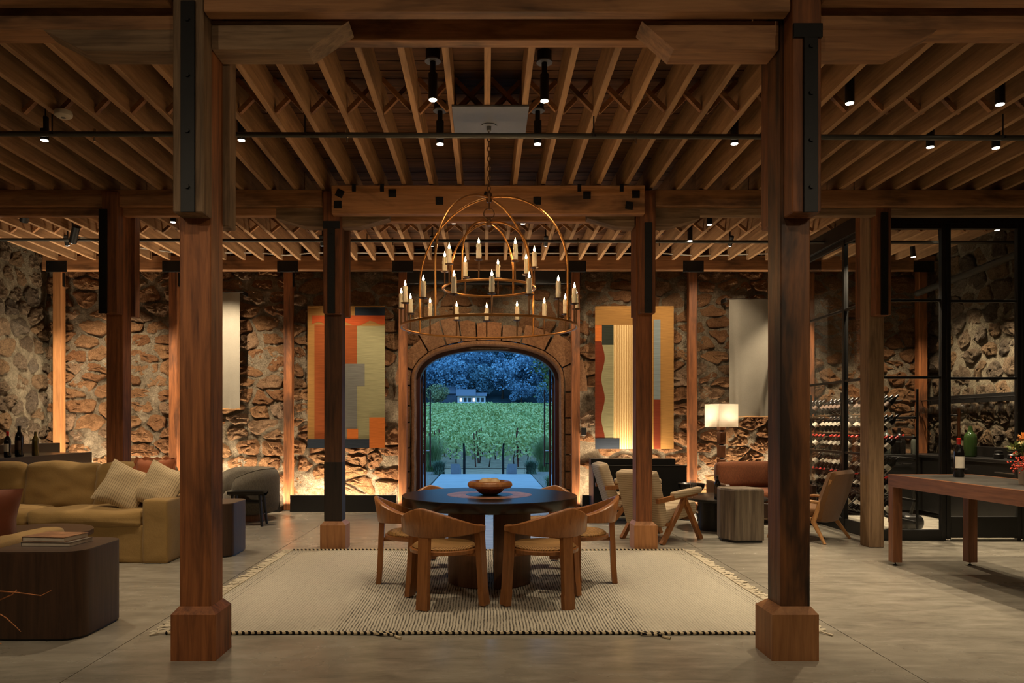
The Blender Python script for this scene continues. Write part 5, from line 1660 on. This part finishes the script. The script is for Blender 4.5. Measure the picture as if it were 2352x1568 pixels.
for (x, y, lb, gm, cap, s_, w_) in ((6.02, 11.35, 'large dull bottle at left of group on wine room counter', 'bottle_clear', None, 1.35, 1.25), (6.20, 11.45, 'second large dull bottle on wine room counter', 'bottle_clear', None, 1.35, 1.25),
                            (6.20, 11.25, 'short dark bottle in group on wine room counter', 'bottle_glass', 'capsule_dark', .8, 1), (6.36, 11.38, 'big dark magnum in group on wine room counter', 'bottle_glass', 'capsule_dark', 1.35, 1.25),
                            (6.33, 11.22, 'dark bottle with red capsule on wine room counter', 'bottle_glass', 'capsule_red', 1.0, 1), (6.50, 11.24, 'clear slim bottle at right of group on wine room counter', 'bottle_clear', None, 1.0, 1),
                            (6.78, 10.35, 'big green glass bottle behind door pull on wine room counter', 'bottle_green', None, 1.45, 1.5)):
    bottle(x, y, .92, lb, gm, cap, None, s_, None, None, w_)
for i, (x, y) in enumerate(((6.76, 9.75), (6.78, 9.52))):
    o = solo(G().lathe([(.055, 0), (.06, .01), (.058, .06), (.048, .07), (.05, .10), (.02, .11)], 16), 'canister', 'black_lacquer', ('left' if i == 0 else 'right') + ' black canister on wine room counter', 'canister', loc=(x, y, .92))
gr = thing('glass_rack', 'black hanging rack of stemware on right stone wall', 'rack', (6.98, 10.7, 1.75))
part(B(.10, .13, -1.25, 1.25, -.06, .06, .003), 'back_bar', 'black_steel', gr)
for x in (-.12, -.03, .06):
    part(B(x - .006, x + .006, -1.25, 1.25, -.01, .0, .002), 'rail', 'black_steel', gr)
for y in (-1.2, 0, 1.2):
    part(B(-.14, .12, y - .01, y + .01, .0, .015, .002), 'arm', 'black_steel', gr)
gm_ = G().lathe([(.034, .0), (.033, -.003), (.004, -.008), (.004, -.09), (.033, -.115), (.040, -.145), (.034, -.205), (.033, -.205), (.038, -.145), (.01, -.098)], 12).mesh('stem_glass', 'stemware', 60)
for k in range(24):
    tag(link('wine_glass', gm_, None, (6.98 - .075 + (.09 if k % 2 else 0), 10.7 - 1.15 + .098 * k, 1.752)), 'clear wine glass hanging upside down in wall rack', 'glass', 'stemware hanging in the wine room')
# duct pipe in the wine room
solo(G().tube([(6.9, 8.9, 3.62), (6.9, 10.2, 3.55), (6.85, 11.75, 3.45)], .05, 12), 'duct_pipe', 'pipe_grey', 'grey duct pipe along right wall of wine room', 'pipe')
vc = thing('vacuum_cleaner', 'dark canister vacuum with red handle on wine room floor', 'vacuum', (5.45, 9.6, 0))
part(G().rbox((0, 0, .12), (.30, .42, .20), .08, 6), 'body', 'black_lacquer', vc, 60)
part(G().tube([(0, -.1, .2), (.05, -.12, .4), (.02, -.1, .62)], .018, 8), 'hose', 'pipe_grey', vc)
part(G().rbox((.02, -.1, .64), (.1, .05, .05), .02, 3), 'handle', 'capsule_red', vc)

# ------------------------------------------------------------------ outside
ground = struct(G().box(-30, 30, WB + .36, 34, -.75, -.62), 'ground', 'soil')
dk = thing('terrace', 'pale concrete terrace leading away from doorway', 'terrace', (DC, 0, 0))
y = WB + .37
while y < 20.5:
    part(G().box(-1.27, 1.22, y + .006, min(y + 1.39, 20.58) - .006, -.12, .0, .004), 'paver', 'concrete_out', dk)
    y += 1.39
part(G().box(-1.2, 1.15, WB + .5, 20.5, -.62, -.12), 'terrace_base', 'wall_block', dk)
for k in range(4):
    part(G().box(-.72, .62, 20.58 + .36 * k, 20.58 + .36 * (k + 1), -.62, -.15 * (k + 1) + .1, .004), 'step', 'concrete_out', dk)
for s_, xx, nm in ((-1, -.85, 'left'), (1, .75, 'right')):
    o = solo(G().prism([(20.6, -.62), (20.6, .28), (22.4, .05), (22.4, -.62)], 'x', xx - .12, xx + .12), 'cheek_wall', 'wall_block', nm + ' low grey wall beside terrace steps', 'wall')
    rl = thing('handrail', nm + ' dark steel handrail at terrace steps', 'railing', (xx - s_ * .24, 21.0, 0))
    part(B(-.02, .02, -.25, -.21, -.1, .82, .003), 'rail_post', 'black_steel', rl)
    part(B(-.02, .02, .9, .94, -.62, .50, .003), 'rail_post', 'black_steel', rl)
    part(G().prism([(-.25, .78), (-.25, .85), (.94, .53), (.94, .46)], 'x', -.025, .025), 'top_rail', 'black_steel', rl)
for s_, nm in ((-1, 'left'), (1, 'right')):
    struct(G().box(*((-12, -1.3) if s_ < 0 else (1.3, 12)), WB + .38, 22, -.62, -.03), 'garden_bed', 'gravel')
def tuft(x, y, z, h, n, spread, mat, label, cat, seed):
    rg = random.Random(seed)
    o = thing('grass_clump', label, cat, (x, y, z))
    g = G()
    for k in range(n):
        a = rg.uniform(0, 2 * PI); s_ = rg.uniform(.1, 1) * spread
        b = Vector((rg.gauss(0, .06), rg.gauss(0, .06), 0)); e = Vector((math.cos(a) * s_, math.sin(a) * s_, h * rg.uniform(.6, 1)))
        w_ = Vector((-math.sin(a), math.cos(a), 0)) * .006
        m_ = b.lerp(e, .5) + Vector((0, 0, h * .12))
        g.add([tuple(b + w_), tuple(b - w_), tuple(m_ - w_), tuple(m_ + w_), tuple(e)], [(0, 1, 2, 3), (3, 2, 4)])
    part(g, 'blades', mat, o, 0)
tuft(-1.62, 22.4, -.35, 1.5, 1100, .6, 'grass_leaf', 'tall grass clump left of terrace', 'grass', 1)
tuft(1.78, 22.4, -.35, 1.5, 1100, .6, 'grass_leaf', 'tall grass clump right of terrace', 'grass', 2)
tuft(-1.32, 20.9, -.03, .42, 800, .3, 'lavender', 'lavender bush left of the low wall', 'plant', 3)
tuft(1.30, 21.1, -.03, .42, 800, .3, 'lavender', 'lavender bush right of the low wall', 'plant', 4)
tuft(1.50, 16.5, -.03, .3, 500, .3, 'grass_leaf', 'low green plant right of terrace near door', 'plant', 5)
for x, y, nm in ((-1.42, 16.0, 'left'), (1.52, 17.3, 'right')):
    o = thing('path_light', 'black path light ' + nm + ' of terrace', 'garden light', (x, y, -.03))
    part(G().tube([(0, 0, 0), (0, 0, .48)], .014, 8), 'pole', 'black_steel', o)
    part(B(-.16, .03, -.03, .03, .48, .50, .002), 'hood', 'black_steel', o)

# vineyard on ground that climbs away from the building
def fz(y):
    return -.62 + max(0, y - 33) * .042
field = struct(G().grid(lambda u, v: (-45 + 90 * u, 33.5 + 120 * v, fz(33.5 + 120 * v)), 4, 30), 'field', 'soil')
def leaves(g, n, box_, size, rg, shell=None):
    for k in range(n):
        p = Vector(box_(rg))
        d = Vector((rg.gauss(0, 1), rg.gauss(0, 1), rg.gauss(0, 1) + .6)).normalized()
        a = d.cross(Vector((rg.gauss(0, 1), rg.gauss(0, 1), rg.gauss(0, 1)))).normalized()
        b = d.cross(a)
        s_ = size * rg.uniform(.6, 1.2)
        g.add([tuple(p - a * s_), tuple(p + b * s_ * .7), tuple(p + a * s_), tuple(p - b * s_ * .7)], [(0, 1, 2, 3)])
rg = random.Random(12)
y = 34.0
r_i = 0
while y < 150:
    hw = min(26, .125 * y + 3.0)
    o = thing('vine_row', 'leafy vine row ' + ('at the near edge of the vineyard' if r_i == 0 else 'crossing the sloping vineyard'), 'vine row', (0, y, fz(y)), 0, 'vine rows' if r_i else None)
    g = G()
    far = y / 34.0
    n = int(2 * hw * (170 / far ** .55))
    sz = .085 * far ** .6
    def bx(q):
        x = q.uniform(-hw, hw)
        t_ = q.random() ** .8
        top_ = 1.42 + .22 * noise.noise(Vector((x * .9, y, 0)))
        lo_ = .36 if y < 41 else .5
        return (x, q.gauss(0, .28) * (1.1 - .5 * t_), lo_ + (top_ - lo_) * t_ + (.15 * abs(q.gauss(0, 1)) if q.random() < .1 else 0))
    leaves(g, n, bx, sz, rg)
    part(g, 'foliage', 'vine_leaf', o, 0)
    if r_i < 4:
        x = -hw + rg.uniform(0, .8)
        while x < hw:
            part(G().tube([(x, 0, 0), (x + rg.uniform(-.05, .05), 0, .35), (x + rg.uniform(-.08, .08), 0, .75)], [.035, .028, .022], 5), 'vine_trunk', 'bark', o)
            x += 1.15
        for x in (-2.5, -.45, 1.5):
            part(G().tube([(x + .1 * r_i, 0, 0), (x + .1 * r_i - .08, 0, 1.55)], .03, 6), 'trellis_post', 'rust_post', o)
    r_i += 1
    y += 1.9 if y < 70 else 2.6
# forested hillside
def hz(x, y):
    return fz(150) + max(0, y - 152) * .34 + 2.5 * noise.noise(Vector((x * .02, y * .02, 0)))
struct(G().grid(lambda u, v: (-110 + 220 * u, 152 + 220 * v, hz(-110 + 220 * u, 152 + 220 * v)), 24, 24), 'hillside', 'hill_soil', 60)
def tree_meshes(seed, kind, mat):
    q = random.Random(seed)
    g = G()
    if kind == 'round':
        lobes = [(Vector((q.gauss(0, .9), q.gauss(0, .9), q.uniform(2.0, 5.2))), q.uniform(.9, 1.7)) for k in range(13)]
        for c, r_ in lobes:
            def bx(s):
                d = Vector((s.gauss(0, 1), s.gauss(0, 1), s.gauss(0, 1))).normalized()
                return c + d * r_ * s.uniform(.75, 1.05)
            leaves(g, 190, bx, .20, q)
    else:
        for k in range(26):
            z_ = 1.2 + 6.2 * k / 26
            rr_ = 2.1 * (1 - k / 27) + .2
            for b in range(6):
                a = q.uniform(0, 2 * PI)
                def bx(s):
                    f = s.random() ** .6
                    return (math.cos(a) * rr_ * f + s.gauss(0, .15), math.sin(a) * rr_ * f + s.gauss(0, .15), z_ - .35 * f * rr_ + s.gauss(0, .1))
                leaves(g, 15, bx, .17, q)
    crown = g.mesh('crown', mat, 0)
    tr_ = G().tube([(0, 0, 0), (.1, 0, 1.6), (0, .05, 3.2)], [.22, .17, .09], 7).mesh('trunk', 'bark', 60)
    return crown, tr_
kinds = [tree_meshes(1, 'round', 'tree_leaf'), tree_meshes(2, 'round', 'tree_leaf_haze'), tree_meshes(3, 'cone', 'tree_leaf_haze'), tree_meshes(4, 'round', 'tree_leaf_gold')]
knm = ['dark round tree', 'haze-blue round tree', 'conical conifer', 'pale yellowish tree']
rg = random.Random(31)
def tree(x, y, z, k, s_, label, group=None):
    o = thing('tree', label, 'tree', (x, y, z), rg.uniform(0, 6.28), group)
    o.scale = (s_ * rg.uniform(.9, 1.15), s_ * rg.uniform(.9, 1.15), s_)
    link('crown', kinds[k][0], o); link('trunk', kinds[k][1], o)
y = 154.0
r_i = 0
while y < 300:
    hw = .135 * y + 5
    x = -hw + rg.uniform(0, 4)
    while x < hw:
        yy = y + rg.uniform(-2.5, 2.5)
        if not (r_i == 0 and -8.5 < x < 2):
            k = rg.choice((0, 1, 1, 2, 0, 1)) if r_i else rg.choice((1, 3, 0, 1))
            tree(x, yy, hz(x, yy) - .3, k, rg.uniform(1.05, 1.8) * (1.0 if r_i else .75), knm[k] + (' at the foot of the wooded hillside' if r_i == 0 else ' among others on the wooded hillside'), ('foot ' if r_i == 0 else 'hillside ') + knm[k] + 's')
        x += rg.uniform(4.2, 6.5) * (1 + .002 * (y - 150))
    y += 7.5 + r_i * 1.2
    r_i += 1
# near tree leaning in from the right
nt = thing('tree', 'near oak whose leafy branches hang in from the right of the doorway', 'tree', (4.6, 26.5, -.62))
part(G().tube([(0, 0, 0), (-.1, 0, 2.0), (-.5, 0, 3.6), (-1.6, -.1, 4.6)], [.16, .13, .1, .05], 8), 'trunk', 'bark', nt, 60)
g = G()
for c, r_ in (((-1.9, 0, 4.9), .7), ((-2.4, .1, 4.3), .5), ((-2.1, 0, 3.6), .5), ((-1.5, 0, 4.2), .7), ((-2.6, 0, 5.1), .45), ((-1.0, .2, 4.9), .9), ((-.2, .2, 5.2), 1.0), ((-1.7, 0, 3.0), .35), ((.5, 0, 4.5), .9), ((-1.0, 0, 3.7), .6)):
    c = Vector(c)
    def bx(s):
        return c + Vector((s.gauss(0, .5), s.gauss(0, .5), s.gauss(0, .5))) * r_
    leaves(g, 260, bx, .075, rg)
part(g, 'crown', 'near_leaf', nt, 0)
# white house below the wooded hill
hs = thing('house', 'white house with blue-grey roof at the far edge of the vineyard', 'house', (-3.2, 155, fz(150) + .9))
part(G().box(-2.6, 3.2, -1.5, 1.5, 0, 2.2), 'walls', 'house_white', hs)
part(G().prism([(-3.0, 2.1), (0, 3.6), (3.0, 2.1)], 'x', -2.9, 1.2), 'roof', 'house_roof', hs)
part(G().prism([(-2.4, 2.1), (0, 2.9), (2.4, 2.1)], 'x', 1.2, 3.5), 'porch_roof', 'house_roof', hs)
for k in range(6):
    wq = part(G().box(-2.2 + .9 * k, -1.6 + .9 * k, -1.54, -1.5, .9, 1.75), 'window', 'house_roof', hs)
    part(G().box(-2.14 + .9 * k, -1.66 + .9 * k, -1.56, -1.54, .96, 1.69), 'pane', 'house_light' if k in (0, 3) else 'black_lacquer', wq)
h2 = thing('house', 'dark roofed barn behind the white house', 'house', (-7.6, 160, fz(150) + 1.2))
part(G().box(-2.4, 2.4, -1.5, 1.5, 0, 2.6), 'walls', 'house_roof', h2)
part(G().prism([(-1.9, 2.5), (0, 4.2), (1.9, 2.5)], 'x', -2.7, 2.7), 'roof', 'house_roof', h2)
